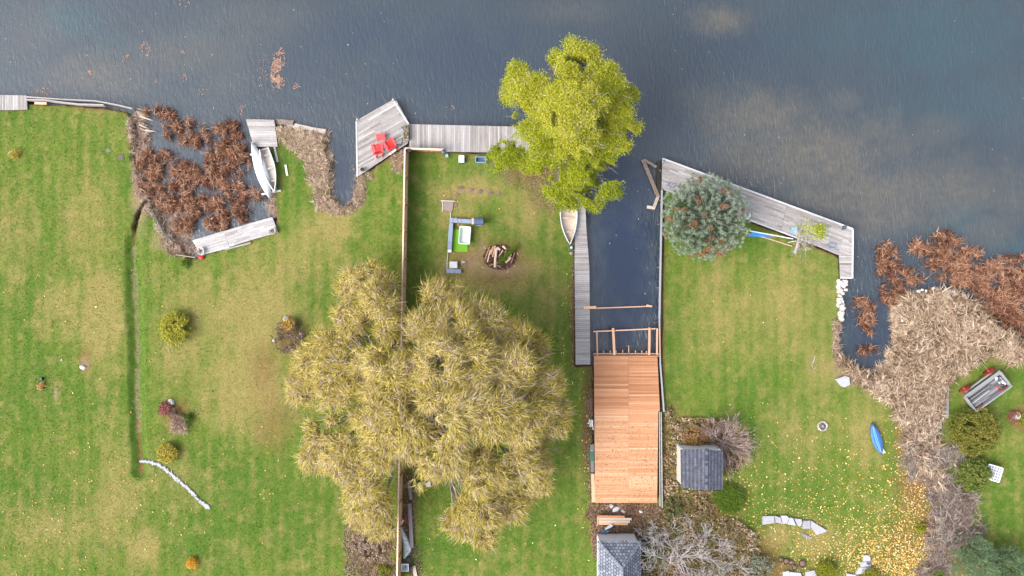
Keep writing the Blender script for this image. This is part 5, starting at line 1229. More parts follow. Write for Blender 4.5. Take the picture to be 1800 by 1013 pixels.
q.build('frame', WHITE, ln); q = MB(); q.beam((x-.12, y-.15, .93), (x+.02, y+.1, .93), .06, .02, .2); q.beam((x+.04, y+.15, .93), (x+.14, y-.08, .93), .07, .02, .8); q.build('glass_pane', NAVY, ln)
for u, v, r_, lab in ((717, 985, .24, 'dark round pot between tarpaulin and lantern'), (722.5, 1000, .2, 'small dark round pot right of the lantern')):
    plant_pot(lab, u, v, LZ, r_*.8, .3, CHARC, BROWNL, .12, 20)
q = MB(); q.beam(P(727, 995, .5), P(732, 1020, .5), .3, .08, .6); tag(q.build('board', BEIGE, None, P(729, 1005)), 'tan board at the bottom edge right of the lantern', 'board')
q = MB(); q.prism([P2(*p, .9) for p in [(748, 849), (757, 848), (757, 856), (748, 856)]], .75, .9, .6); q.prism([P2(*p, .7) for p in [(750, 850), (756, 850), (756, 855), (750, 855)]], .3, .745, .3); tag(q.build('side_table', OFFW, None, P(752, 852)), 'small white table peeking out under the willow edge', 'table')
q = MB(); q.beam(P(1308, 961, .5), P(1326, 971, .5), .18, .06, .9); tag(q.build('board', WHITE, None, P(1316, 966)), 'white board right of the large bare tree', 'board')
q = MB(); q.tube([P(1433, 625, .45), P(1431, 634, .47), P(1427, 641, .46), P(1431, 650, .45), P(1437, 640, .45)], [.03, .03, .025, .02, .01], 5, .8); tag(q.build('fallen_branch', PBARK, None, P(1431, 636)), 'thin pale fallen branch on the right lawn', 'branch')
q = MB(); q.tube([P(1717, 538, .1), P(1732, 537, .14), P(1746, 540, .1)], [.05, .05, .02], 5, .8); tag(q.build('fallen_branch', PBARK, None, P(1732, 538, 0)), 'thin pale branch lying on the water of the right marsh', 'branch')
#PART2
# ------------------------------------------------------------------ trees
# great willow
WL = [(640, 508, 45), (666, 548, 38), (618, 566, 26), (684, 577, 20), (586, 614, 38), (549, 646, 30), (530, 686, 22), (597, 660, 38), (640, 620, 38), (586, 694, 24), (693, 655, 46), (664, 724, 48), (718, 745, 48), (680, 784, 38), (570, 758, 32), (560, 801, 28), (602, 801, 38), (640, 843, 34), (652, 882, 36), (676, 920, 24), (636, 905, 22),
      (778, 529, 34), (748, 575, 30), (800, 577, 42), (853, 577, 42), (896, 598, 34), (940, 612, 24), (826, 636, 52), (770, 640, 46), (885, 660, 48), (945, 684, 36), (966, 737, 34), (917, 726, 48), (853, 726, 52), (794, 722, 52), (778, 790, 46), (956, 790, 34), (906, 801, 46), (853, 822, 42), (934, 850, 30), (842, 886, 36), (883, 884, 32), (812, 916, 26), (853, 946, 16), (744, 826, 22)]
def wz(u, v): d = math.hypot((u-770)/235, (v-705)/230); return max(4.2, 11.5-6.8*d*d)
def sublobes(L, per, fr, r, reach=.95, flat=.7):
    out = list(L)
    for (x, y, z, rx, rz) in L:
        for k_ in range(per):
            a_ = r.rand()*6.283; q_ = r.uniform(.55, reach); s2 = rx*fr*r.uniform(.6, 1.1)
            out.append((x+math.cos(a_)*rx*q_, y+math.sin(a_)*rx*q_, z+rz*math.sqrt(max(0, 1-q_*q_))*r.uniform(.2, 1.0), s2, s2*flat))
    return out
wlob = wl_lobes([(u, v, wz(u, v)-r_*.02, r_) for u, v, r_ in WL], flat=.6)
tw = thing('willow_tree', 'huge olive yellow willow spreading over the fence in the middle', 'tree', (*P2(735, 672), LZ))
q = MB(); limbs(q, (*P2(735, 672), LZ), wlob, .55, .25, 9, rr=random.Random(8), thin=.04); q.build('trunk', BARK, tw, smooth=True)
def avoid(P0):
    u, v = topx(P0[:, 0], P0[:, 1], P0[:, 2]); m1 = (np.abs(u-(711-(v-262)*.018)) < 8+3*np.sin(v*.3)) & (v < 605); m2 = (u > 692+4*np.sin(v*.23)) & (u < 722) & (v > 835)
    return ~(m1 | m2)
r = np.random.RandomState(12)
wlob = sublobes([(a, b_, c, d*.92, e) for a, b_, c, d, e in wlob], 4, .42, r, 1.1)
P0, D0, K, C = lobe_points(wlob, 26, r, shell=.35, low=-.1, clump=.20, per=14)
keep = avoid(P0) & (fbm(P0[:, 0]*.6+P0[:, 2]*.3, P0[:, 1]*.6, 3, 3) > .385)
P0, D0, K, C = P0[keep], D0[keep], K[keep], C[keep]; n = len(P0)
lobt = r.rand(len(wlob)); cxy = np.array([P2(760, 700, 8)])
ang = fbm(P0[:, 0]*.45, P0[:, 1]*.45, 15, 2)*9+C*1.6
out_ = unit(P0[:, :2]-cxy)
Dh = np.stack([np.cos(ang), np.sin(ang)], 1)*.7+D0[:, :2]*.9+out_*.35+r.normal(0, .55, (n, 2))
D = np.concatenate([Dh, (r.uniform(-.15, .75, n))[:, None]], 1)
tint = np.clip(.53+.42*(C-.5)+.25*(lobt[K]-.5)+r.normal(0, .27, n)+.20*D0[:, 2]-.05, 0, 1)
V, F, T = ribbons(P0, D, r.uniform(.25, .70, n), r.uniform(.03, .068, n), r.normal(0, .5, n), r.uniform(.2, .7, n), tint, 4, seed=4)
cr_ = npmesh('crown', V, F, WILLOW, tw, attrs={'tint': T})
ti = r.choice(n, 16000, replace=False)
V, F, T = ribbons(P0[ti], D[ti]*[1, 1, .4]+np.concatenate([out_[ti]*.8, np.zeros((16000, 1))], 1), r.uniform(.6, 1.35, 16000), np.full(16000, .042), r.normal(0, .35, 16000), r.uniform(.3, .8, 16000), np.clip(r.normal(.45, .25, 16000), 0, 1), 5, seed=29)
npmesh('hanging_strands', V, F, WILLOW, tw, attrs={'tint': T})
# pale bare twigs showing in the crown
ti = r.choice(n, 9000, replace=False)
V, F, T = ribbons(P0[ti]+[0, 0, .15], D[ti], r.uniform(.4, 1.1, 9000), np.full(9000, .045), r.normal(0, .4, 9000), r.uniform(.1, .5, 9000), r.rand(9000), 4, seed=9)
npmesh('bare_twigs', V, F, PINKB, tw, attrs={'tint': T})

# yellow green tree at the water
ML = [(1015, 122, 10, 46), (1056, 148, 10, 42), (1082, 195, 9, 36), (1072, 232, 8, 32), (1090, 250, 8, 22), (1062, 268, 6, 26), (1072, 335, 4, 18), (1000, 190, 12, 56), (940, 168, 10, 44), (915, 140, 9, 30), (903, 165, 8, 22), (938, 218, 9, 42), (1010, 240, 10, 46), (960, 268, 7, 36), (892, 272, 5, 28), (928, 288, 5, 20), (1030, 290, 6, 38), (1060, 310, 5, 30), (1010, 320, 5, 36), (1000, 350, 4, 22), (1040, 345, 4, 26), (978, 332, 5, 22), (1106, 165, 8, 14), (1028, 98, 10, 24), (872, 284, 4, 14), (975, 105, 9, 12), (1020, 128, 9, 30), (1005, 150, 9, 30), (1112, 222, 8, 12)]
mlob = wl_lobes(ML, flat=.7)
tm = thing('broadleaf_tree', 'bright yellow green tree leaning over the water beside the boardwalk dock', 'tree', (*P2(978, 274), LZ))
q = MB(); limbs(q, (*P2(978, 274), LZ), mlob, .38, .3, 7, rr=random.Random(3)); q.build('trunk', BARK, tm, smooth=True)
r = np.random.RandomState(31)
mlob = sublobes([(a, b_, c, d*.84, e*.85) for a, b_, c, d, e in mlob], 8, .34, r, 1.15)
P0, D0, K, C = lobe_points(mlob, 44, r, shell=.3, low=-.1, clump=.18, per=32)
keep = fbm(P0[:, 0]*.8+P0[:, 2]*.4, P0[:, 1]*.8, 5, 3) > .325
P0, D0, K, C = P0[keep], D0[keep], K[keep], C[keep]; n = len(P0); lz_ = np.array([l[2] for l in mlob])
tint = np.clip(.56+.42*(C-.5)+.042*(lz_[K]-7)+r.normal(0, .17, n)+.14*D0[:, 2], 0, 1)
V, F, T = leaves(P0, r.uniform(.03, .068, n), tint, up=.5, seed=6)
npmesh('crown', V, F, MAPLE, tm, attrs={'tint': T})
ti = r.choice(n, 1500, replace=False)
V, F, T = ribbons(P0[ti]+[0, 0, .1], D0[ti]*[1, 1, .3]+r.normal(0, .4, (1500, 3)), r.uniform(.3, .9, 1500), np.full(1500, .035), r.normal(0, .2, 1500), r.uniform(0, .2, 1500), r.rand(1500), 3, seed=19)
npmesh('bare_twigs', V, F, DRIFT, tm, attrs={'tint': T})

# blue green pine
tpn = thing('pine_tree', 'round blue green pine with rusty patches overlapping the slanting dock', 'tree', (*P2(1222, 392), LZ))
x, y = P2(1243, 382, 3.4); q = MB(); q.tube([(*P2(1222, 392), LZ-.1), (x, y, 3), (x+.1, y, 5.4)], [.22, .14, .04], 8, .4)
r = np.random.RandomState(5); nt_ = 560
gi = np.arange(nt_)+.5; ph = np.arccos(1-gi/nt_*1.35); th = gi*2.39996
Dn = np.stack([np.cos(th)*np.sin(ph), np.sin(th)*np.sin(ph), np.cos(ph)], 1)+r.normal(0, .05, (nt_, 3)); Dn = unit(Dn)
lump = 1+.16*(fbm(th*1.2+ph*2, ph*3.0, 12, 2)-.5)*2
rad = (np.array([3.42, 3.42, 3.0])*Dn)*(lump*r.uniform(.86, 1.03, nt_))[:, None]
low_ = Dn[:, 1] < -.5
CT = np.array([x, y, 2.9])+rad; CT = CT[CT[:, 2] > LZ+.3]; Dn = unit(CT-np.array([x, y, 2.2])); m_ = len(CT)
for i in range(0, m_, 9): q.tube([(x, y, 2+CT[i][2]*.3), tuple(CT[i])], [.05, .02], 5, .4)
q.build('trunk', BARK, tpn)
rust = (fbm(CT[:, 0]*1.3, CT[:, 1]*1.3, 33, 2)+r.normal(0, .03, m_)) > .685
per = 70
Pn = np.repeat(CT, per, 0); Dd = unit(np.repeat(Dn, per, 0)*.75+r.normal(0, .62, (m_*per, 3))); ct = np.repeat(r.uniform(-.12, .12, m_), per)
tn = np.clip(.52+ct+.22*np.sum(Dd*np.repeat(Dn, per, 0), 1)+r.normal(0, .1, m_*per), 0, 1)
mk_ = np.repeat(rust, per)
V, F, T = ribbons(Pn[~mk_]-Dd[~mk_]*.02, Dd[~mk_], r.uniform(.16, .30, (~mk_).sum()), np.full((~mk_).sum(), .034), np.zeros((~mk_).sum()), np.full((~mk_).sum(), .1), tn[~mk_], 2, seed=3)
npmesh('needles', V, F, PINEG, tpn, attrs={'tint': T})
Pr = Pn[mk_]-np.repeat(Dn, per, 0)[mk_]*.22
V, F, T = ribbons(Pr, Dd[mk_], r.uniform(.16, .30, mk_.sum()), np.full(mk_.sum(), .045), np.zeros(mk_.sum()), np.full(mk_.sum(), .1), r.rand(mk_.sum()), 2, seed=3)
npmesh('dead_needles', V, F, PINEO, tpn, attrs={'tint': T})
nn_ = 9000; d_ = unit(r.normal(0, 1, (nn_, 3))); d_[:, 2] = np.abs(d_[:, 2]); Pi = np.array([x, y, 1.6])+d_*np.array([3.0, 3.0, 3.6])*(r.rand(nn_)**.4*.88)[:, None]
V, F, T = ribbons(Pi, unit(d_+r.normal(0, .7, (nn_, 3))), r.uniform(.2, .4, nn_), np.full(nn_, .05), np.zeros(nn_), np.zeros(nn_), np.clip(r.normal(.15, .1, nn_), 0, 1), 2, seed=8)
npmesh('inner_branches', V, F, PINEG, tpn, attrs={'tint': T})

# bare trees
def bare(mb, p, d, L, r_, depth, rr, spread=.55, up=.15, minr=.012):
    pts = [p]; dd_ = d.copy(); q_ = p.copy()
    for i in range(3):
        dd_ = (dd_+Vector((rr.gauss(0, .16), rr.gauss(0, .16), rr.gauss(0, .10)+up*.2))).normalized(); q_ = q_+dd_*(L/3); pts.append(q_.copy())
    mb.tube(pts, [r_, r_*.88, r_*.76, max(minr*.6, r_*.62)], 5 if depth < 4 else 7, rr.random())
    if depth == 0: return
    for k_ in range(rr.choice((2, 3, 3, 4))):
        st_ = pts[rr.choice((1, 2, 3, 3))]; nd = (dd_+Vector((rr.gauss(0, spread), rr.gauss(0, spread), rr.gauss(0, spread*.5)+up))).normalized()
        bare(mb, st_.copy(), nd, L*rr.uniform(.6, .85), max(minr, r_*rr.uniform(.45, .62)), depth-1, rr, spread, up*.6, minr)
tb3 = thing('bare_tree', 'large leafless pale tree at the bottom beside the small hexagonal roof', 'tree', (*P2(1190, 972), LZ))
rr_ = random.Random(77); q = MB(); b0 = Vector((*P2(1190, 972), LZ)); 
q.tube([b0-Vector((0, 0, .2)), b0+Vector((.1, -.1, .9))], [.20, .14], 10, .5)
for an in range(9):
    a_ = an/9*6.283+rr_.uniform(-.2, .2); bare(q, b0+Vector((.1, -.1, .8)), Vector((math.cos(a_)*.8, math.sin(a_)*.8-.05, rr_.uniform(.25, .9))).normalized(), 1.75, .075, 5, rr_, .45, .07, .013)
q.build('trunk', PBARK, tb3)
tb4 = thing('bare_shrub_tree', 'leafless pinkish twiggy bush at the upper right corner of the shed', 'bush', (*P2(1270, 776), LZ))
rr_ = random.Random(5); q = MB(); b0 = Vector((*P2(1270, 776), LZ))
for an in range(30):
    a_ = an/30*6.283+rr_.uniform(-.2, .2); bare(q, b0, Vector((math.cos(a_), math.sin(a_), rr_.uniform(.15, .8))).normalized(), 1.25, .04, 3, rr_, .28, .05, .013)
q.build('branches', PINKB, tb4)
tb5 = thing('small_tree', 'small half bare tree with a green tuft in front of the slanting dock', 'tree', (*P2(1398, 444), LZ))
rr_ = random.Random(15); q = MB(); b0 = Vector((*P2(1398, 444), LZ)); fk = Vector(P(1403, 424, 2.0)); q.tube([b0-Vector((0, 0, .1)), b0.lerp(fk, .5)+Vector((.05, 0, 0)), fk], [.17, .14, .12], 9, .5)
for an in range(9):
    a_ = an/9*6.283; bare(q, fk, Vector((math.cos(a_)*.6+.25, math.sin(a_)*.6+.1, .7)).normalized(), .85, .05, 3, rr_, .5, .15, .01)
q.build('trunk', PBARK, tb5)
r = np.random.RandomState(3); n = 900; a_ = r.rand(n)
cen = np.array([P(1425, 405, 4.4), P(1440, 402, 4.2), P(1444, 411, 4.0), P(1420, 398, 4.5), P(1432, 412, 3.8), P(1410, 402, 4.2)]); sg = np.array([.45, .34, .34, .38, .4, .55]); ki = r.choice(6, n, p=[.12, .32, .28, .08, .08, .12])
V, F, T = leaves(cen[ki]+r.normal(0, 1, (n, 3))*sg[ki][:, None]*.8, r.uniform(.04, .085, n), np.clip(r.normal(.55, .2, n)+np.where(ki % 3 == 0, .25, 0), 0, 1), seed=2); npmesh('crown', V, F, MAPLE, tb5, attrs={'tint': T})

# shrubs -------------------------------------------------------------
def shrub(name, label, u, v, rp, h, mat, n, leaf=(.04, .08), lob=6, cat='shrub', seed=1, stem=BARK, flat=.8, sx=1.0, rz=0, ribbon=False, tb=.5, holes=.3):
    r = np.random.RandomState(seed); zc = LZ+h*.5; x, y = P2(u, v, zc); rw = rp*S
    t = thing(name, label, cat, (x, y, LZ))
    lb = [(x, y, zc, rw*.72, h*.48)]
    for k_ in range(lob):
        a_ = k_/lob*6.283+r.uniform(-.3, .3); q_ = rw*.55; px_, py_ = math.cos(a_)*q_*sx, math.sin(a_)*q_
        lb.append((x+px_*math.cos(rz)-py_*math.sin(rz), y+px_*math.sin(rz)+py_*math.cos(rz), zc-h*.1*r.rand(), rw*.45, h*.4))
    q = MB(); rr = random.Random(seed)
    for l in lb[1:]: q.tube([(x, y, LZ-.05), (x*.5+l[0]*.5, y*.5+l[1]*.5, LZ+h*.3), (l[0], l[1], l[2])], [.03, .022, .01], 5, rr.random())
    q.build('stems', stem, t)
    tot = sum(l[3]**2*4 for l in lb); per = 14
    P0, D0, K, C = lobe_points(lb, n/per/tot, r, shell=.55, low=-.2, clump=.09, per=per)
    P0[:, 2] = np.maximum(P0[:, 2], LZ+.02)
    kp = fbm(P0[:, 0]*2.5, P0[:, 1]*2.5, seed, 2) > holes; P0, D0, K, C = P0[kp], D0[kp], K[kp], C[kp]; m_ = len(P0)
    ti_ = np.clip(tb+.35*(C-.5)+r.normal(0, .15, m_)+.12*D0[:, 2], 0, 1)
    if ribbon: V, F, T = ribbons(P0, D0+r.normal(0, .5, (m_, 3)), r.uniform(*leaf, m_)*2.4, np.full(m_, .035), r.normal(0, .2, m_), np.full(m_, .1), ti_, 2, seed=seed)
    else: V, F, T = leaves(P0, r.uniform(*leaf, m_), ti_, seed=seed)
    npmesh('foliage', V, F, mat, t, attrs={'tint': T}); return t
shrub('juniper_shrub', 'round olive green shrub alone in the upper middle of the left lawns', 308, 577, 29, 1.1, GREENL, 7000, seed=2, lob=8, tb=.72)
shrub('golden_shrub', 'small round golden shrub above the strip of white stones', 295, 796, 18, .8, YELLS, 3600, seed=3, tb=.6)
shrub('flower_clump', 'small bright orange flower clump at the bottom left', 337.5, 990.5, 9.5, .45, ORNGS, 1500, (.03, .05), seed=4, tb=.55)
shrub('flower_clump', 'spiky yellow plant beside a grey rock at the left edge', 25, 271, 9, .35, YELLS, 500, (.05, .09), seed=5, ribbon=True, tb=.8, holes=.1)
shrub('flower_clump', 'tiny cluster of orange and cream flowers below the little black pot', 72, 679, 7, .3, MT('orange_cream_petals', [(.10, .12, .02), (.45, .18, .03), (.62, .5, .3)], ns=14, na=.5), 420, (.03, .05), seed=6)
shrub('low_shrub', 'small dark green plant in the grass below the long inlet dock', 326, 462.5, 7, .35, HEDGE, 500, (.03, .06), seed=7)
shrub('hedge_shrub', 'dense bright green oval hedge below the right corner of the shed', 1281, 878, 25, 1.0, HEDGE, 11000, (.03, .05), seed=8, lob=9, sx=1.35, rz=R(-38), tb=.62, holes=.05)
shrub('low_shrub', 'small lime green plant at the right wall of the shed', 1276.5, 832, 8, .5, MOSS, 800, (.04, .07), seed=9, tb=.8)
shrub('mound_shrub', 'left olive green mound at the bottom edge beside pale slabs', 1452, 1007, 19, .8, MOSS, 6000, (.03, .05), seed=10, lob=8, tb=.55, holes=.05)
shrub('mound_shrub', 'right olive green mound at the bottom edge below the stone steps', 1529, 1020, 20, .8, MOSS, 6000, (.03, .05), seed=11, lob=8, tb=.6, holes=.05)
shrub('large_shrub', 'wide olive and gold shrub between wagon and white table', 1712, 757, 44, 1.8, MT('olive_gold_leaves', [(.03, .05, .008), (.08, .11, .012), (.17, .16, .02), (.28, .21, .05)], ns=.8, na=.3, transl=.2), 16000, (.05, .09), lob=9, seed=12, tb=.5)
shrub('large_shrub', 'loose green shrub left of the white lattice table', 1712, 835, 30, 1.4, MT('green_gold_leaves', [(.03, .05, .008), (.075, .12, .014), (.15, .18, .03), (.24, .18, .07)], ns=1.2, na=.4, transl=.2), 8000, (.05, .09), lob=7, seed=13, tb=.45)
shrub('rose_bush', 'twiggy grey brown round bed with a few yellow leaves left of the willow', 508, 592, 30, .8, MT('dull_rose_leaves', [(.04, .035, .02), (.09, .08, .04), (.17, .11, .09), (.28, .20, .17)], ns=2.2, na=.5), 5200, (.035, .07), lob=8, seed=14, tb=.45, holes=.42)
shrub('flower_clump', 'orange yellow leafy sprig at the top of the twiggy round bed', 508, 571, 12, 1.0, MT('orange_olive_leaves', [(.20, .09, .02), (.36, .20, .04), (.42, .32, .05)], ns=3, na=.4), 520, (.04, .07), seed=15, holes=.3)
shrub('barberry_bush', 'low dark red bush in the flower bed left of the willow', 291, 719, 12, .5, MT('dark_red_leaves', [(.10, .02, .02), (.22, .06, .05), (.34, .17, .14)], ns=3, na=.4), 1800, (.04, .07), seed=16)
shrub('ornamental_grass', 'pinkish dry grass clump at the foot of the red flower bed', 316, 748, 17, .5, REEDK, 1600, (.06, .12), seed=17, ribbon=True, tb=.6)
shrub('low_shrub', 'dark green clump on the right side of the red flower bed', 330, 737, 9, .5, HEDGE, 800, (.04, .06), seed=18, tb=.35)
shrub('ornamental_grass', 'dull tan grass clump in the middle of the red flower bed', 306, 729, 12, .45, REEDK, 900, (.06, .10), seed=19, ribbon=True, tb=.4)
shrub('conifer_shrub', 'soft green conifer left part of the bottom right corner', 1712, 985, 42, 3.2, CONIF, 12000, (.06, .10), lob=8, seed=20, ribbon=True, tb=.6, holes=.36)
shrub('conifer_shrub', 'bluer green conifer cut by the bottom right corner', 1770, 995, 34, 2.6, CONIF, 10000, (.06, .10), lob=7, seed=21, ribbon=True, tb=.5, holes=.30)
shrub('low_shrub', 'green tuft at the bottom edge below the leaf covered bank', 1648, 1010, 12, .6, HEDGE, 1500, (.04, .07), seed=22)
shrub('low_shrub', 'small mossy green clump in the leaf covered right bank', 1618, 929, 9, .5, MOSS, 700, (.04, .07), seed=23)
shrub('low_shrub', 'faded green bush right of the large bare tree', 1335, 1000, 26, 1.0, MT('faded_green_leaves', [(.08, .08, .05), (.16, .17, .11), (.26, .26, .19)], ns=1.5, na=.4), 3600, (.04, .08), seed=24, holes=.35)
shrub('low_shrub', 'dark green bush under the large bare tree', 1150, 965, 24, .9, MT('dark_green_mixed', [(.03, .04, .012), (.08, .10, .03), (.15, .15, .06)], ns=2, na=.4), 4200, (.05, .09), seed=25, holes=.38)
shrub('low_shrub', 'green bush by the right rail below the cedar deck', 1182, 893, 17, .7, MT('green_brown_mixed', [(.04, .04, .012), (.10, .12, .03), (.18, .15, .07)], ns=2, na=.4), 2200, (.05, .08), seed=26, holes=.4)
shrub('flower_clump', 'olive clump in the flower bed at the right edge', 1798, 740, 10, .5, MOSS, 900, (.04, .07), seed=27)
shrub('barberry_bush', 'rusty red bush in the flower bed at the right edge', 1783, 733, 11, .45, MT('rusty_bed_leaves', [(.08, .03, .02), (.20, .08, .05), (.3, .16, .11)], ns=3, na=.4), 1100, (.04, .07), seed=28)
shrub('spiky_shrub', 'red brown autumn bush behind the upper left corner of the shed', 1222, 770, 22, .9, MT('autumn_red_leaves', [(.10, .035, .02), (.20, .09, .035), (.28, .19, .05), (.34, .12, .08)], ns=2.4, na=.6), 4200, (.04, .08), seed=29, lob=7)
shrub('spiky_shrub', 'tan and brown bush above the middle of the shed roof', 1250, 757, 20, .8, MT('tan_autumn_leaves', [(.12, .06, .03), (.22, .14, .06), (.34, .25, .15)], ns=2.4, na=.6), 2600, (.04, .08), seed=30)
shrub('low_shrub', 'light brown scrub at the lower left of the willow beside the fence', 650, 955, 34, .7, MT('scrub_brown', [(.09, .06, .03), (.17, .12, .07), (.28, .20, .15), (.36, .28, .22)], ns=1.5, na=.5), 5200, (.05, .09), seed=31, lob=9, holes=.35)
shrub('flower_clump', 'yellow brown tuft against the fence at the bottom edge', 675, 1005, 14, .5, MOSS, 900, (.04, .07), seed=32, tb=.3)

# ------------------------------------------------------------------ stuff: reeds, undergrowth, leaves, grass
def blob_pts(blobs, dens, r, zf=LZ, noise=.42, ns=9.0, seed=1, par=0.0):
    Us, Vs = [], []
    for b_ in blobs:
        cu, cv, ru, rv = b_[:4]; w = b_[4] if len(b_) > 4 else 1
        n = int(dens*ru*rv*3.14*w/400*1.3); a_ = r.rand(n)*6.283; q_ = np.sqrt(r.rand(n))*1.15
        Us.append(cu+np.cos(a_)*ru*q_); Vs.append(cv+np.sin(a_)*rv*q_)
    u = np.concatenate(Us); v = np.concatenate(Vs)
    k_ = fbm(u/ns, v/ns, seed, 3) > noise
    return u[k_], v[k_]
def poly_pts(poly, n, r, noise=.3, ns=9.0, seed=1, soft=5):
    xs = [p[0] for p in poly]; ys = [p[1] for p in poly]
    u = r.uniform(min(xs)-soft, max(xs)+soft, n); v = r.uniform(min(ys)-soft, max(ys)+soft, n)
    sd = polyd(u, v, poly)+ (fbm(u/14, v/14, seed+3, 3)-.5)*2*soft*1.6
    k_ = (sd > 0) & (fbm(u/ns, v/ns, seed, 3) > noise)
    return u[k_], v[k_]
def reedbed(name, label, u, v, mat, zb, L, W, seed, tilt=(.1, .9), flow=.0, tb=.5, cl=.3, onground=False, nseg=3, cat=None, tuft=9):
    r = np.random.RandomState(seed); m0 = max(1, len(u)//tuft); u = np.repeat(u[:m0*tuft:tuft], tuft); v = np.repeat(v[:m0*tuft:tuft], tuft); n = len(u)
    u = u+r.normal(0, 1.5, n); v = v+r.normal(0, 1.5, n); tt0 = np.repeat(r.normal(0, .20, m0), tuft); ta0 = np.repeat(r.rand(m0)*6.283, tuft); th0 = np.repeat(r.rand(m0), tuft)
    x = (u-900)*S*(H-zb)/H; y = -(v-506.5)*S*(H-zb)/H
    ang = ta0+r.normal(0, 1.3, n) if flow == 0 else fbm(x*.35, y*.35, seed, 2)*6*flow+ta0*(1-flow)+r.normal(0, .9, n)
    el = r.uniform(*tilt, n)
    D = np.stack([np.cos(ang)*np.cos(el), np.sin(ang)*np.cos(el), np.sin(el)], 1)
    z = (np.maximum(hgt(x, y), .02) if onground else np.full(n, zb))+(.35*r.rand(n)+.65*th0)*cl
    t_ = np.clip(tb+r.normal(0, .25, n)+tt0*1.1+.5*(fbm(x*.9, y*.9, seed+2, 3)-.5)+.22*th0-.1, 0, 1)
    V, F, T = ribbons(np.stack([x, y, z], 1), D, r.uniform(*L, n)*np.repeat(r.uniform(.5, 1.25, m0), tuft), r.uniform(*W, n)*np.where(r.rand(n) < .12, 1.7, 1), r.normal(0, .25, n), r.uniform(.1, .5, n), t_, nseg, seed=seed)
    V[:, 2] = np.maximum(V[:, 2], .01)
    return tag(npmesh(name, V, F, mat, None, (float(x.mean()), float(y.mean()), 0), attrs={'tint': T}), label, cat, kind='stuff')
r = np.random.RandomState(50)
LB = [(289, 201, 17, 11), (306, 231, 16, 16), (336, 247, 19, 14), (332, 220, 9, 8), (357, 229, 18, 10, .8), (382, 242, 17, 18), (407, 231, 18, 14), (414, 252, 18, 16), (414, 270, 18, 14), (376, 285, 14, 18), (395, 299, 14, 10), (426, 290, 17, 14, .5), (324, 288, 9, 9), (281, 286, 34, 18), (313, 305, 34, 18), (284, 324, 34, 24), (306, 352, 30, 24), (357, 324, 28, 12), (407, 337, 32, 20), (401, 362, 28, 18), (357, 362, 24, 15), (385, 392, 20, 12), (332, 378, 18, 14), (430, 381, 14, 10, .6), (455, 346, 14, 8, .4), (325, 400, 14, 14), (258, 195, 4, 10, .7)]
u, v = blob_pts(LB, 460, r, noise=.515, ns=9, seed=3)
reedbed('dead_reeds', 'rusty brown dead reeds filling the left inlet between lawn and canoe', u, v, REEDB, .02, (.2, .7), (.03, .07), 51, tilt=(.0, .8), cl=.55, tb=.55, cat='reeds')
LB2 = [(238, 225, 12, 26), (246, 260, 14, 34), (250, 300, 14, 45), (266, 350, 16, 30), (290, 385, 18, 24), (310, 425, 22, 20), (325, 440, 14, 10), (243, 205, 9, 10), (476, 360, 7, 14), (482, 372, 5, 9), (310, 405, 16, 20)]
u, v = blob_pts(LB2, 420, r, noise=.33, seed=6)
reedbed('dead_bank_grass', 'pinkish tan dead grass on the left bank of the reed inlet', u, v, REEDK, LZ, (.2, .5), (.02, .05), 52, onground=True, cl=.08, tb=.66, cat='dead grass')
u, v = poly_pts([(488, 222), (520, 226), (560, 233), (580, 240), (583, 290), (584, 350), (604, 364), (598, 374), (562, 368), (548, 330), (538, 290), (528, 272), (505, 255), (488, 250)], 26000, r, noise=.30, seed=8, soft=5)
reedbed('pale_dead_grass', 'pale tan dead grass covering the rim of the narrow peninsula', u, v, REEDP, LZ, (.25, .55), (.025, .06), 53, onground=True, cl=.12, flow=.4, tb=.66, cat='dead grass')
RB = [(1556, 447, 15, 18), (1562, 476, 18, 16), (1567, 514, 17, 20), (1599, 487, 22, 12), (1619, 439, 18, 10), (1607, 432, 8, 7), (1659, 421, 17, 14), (1636, 462, 17, 12), (1673, 447, 28, 24), (1711, 473, 36, 28), (1682, 488, 28, 14, .8), (1745, 496, 40, 26), (1776, 525, 34, 30), (1790, 473, 18, 22), (1759, 464, 20, 12), (1768, 555, 28, 20), (1513, 542, 19, 16), (1524, 568, 12, 17), (1527, 617, 18, 7, .8), (1800, 575, 26, 24), (1730, 540, 16, 10, .4)]
u, v = blob_pts(RB, 500, r, noise=.515, ns=9, seed=13)
reedbed('dead_reeds', 'rusty brown dead reeds standing in the right marsh water', u, v, REEDB, .02, (.22, .75), (.03, .07), 54, tilt=(.05, .9), cl=.35, tb=.58, cat='reeds')
PR = [(1586, 545), (1600, 522), (1630, 509), (1665, 512), (1700, 526), (1735, 556), (1762, 584), (1815, 598), (1815, 640), (1770, 632), (1748, 622), (1720, 636), (1697, 652), (1668, 664), (1657, 680), (1654, 740), (1640, 770), (1650, 820), (1655, 860), (1625, 840), (1600, 790), (1582, 745), (1560, 700), (1530, 690), (1500, 668), (1478, 640), (1484, 632), (1506, 650), (1535, 660), (1562, 652), (1580, 622), (1584, 585)]
u, v = poly_pts(PR, 110000, r, noise=.26, ns=8, seed=16, soft=6)
reedbed('pale_reeds', 'thick pale tan reed bank around the right marsh', u, v, REEDP, LZ, (.35, .95), (.04, .095), 55, onground=True, cl=.5, flow=.5, tb=.56, tilt=(.0, .8), cat='reeds')
u, v = poly_pts([(1466, 560), (1478, 562), (1476, 600), (1484, 632), (1510, 655), (1540, 665), (1545, 690), (1510, 680), (1480, 655), (1464, 620)], 9000, r, noise=.32, seed=19, soft=4)
reedbed('dead_bank_grass', 'greyish pink dead grass along the edge of the right lawn', u, v, REEDK, LZ, (.2, .5), (.02, .05), 56, onground=True, cl=.1, tb=.55, cat='dead grass')
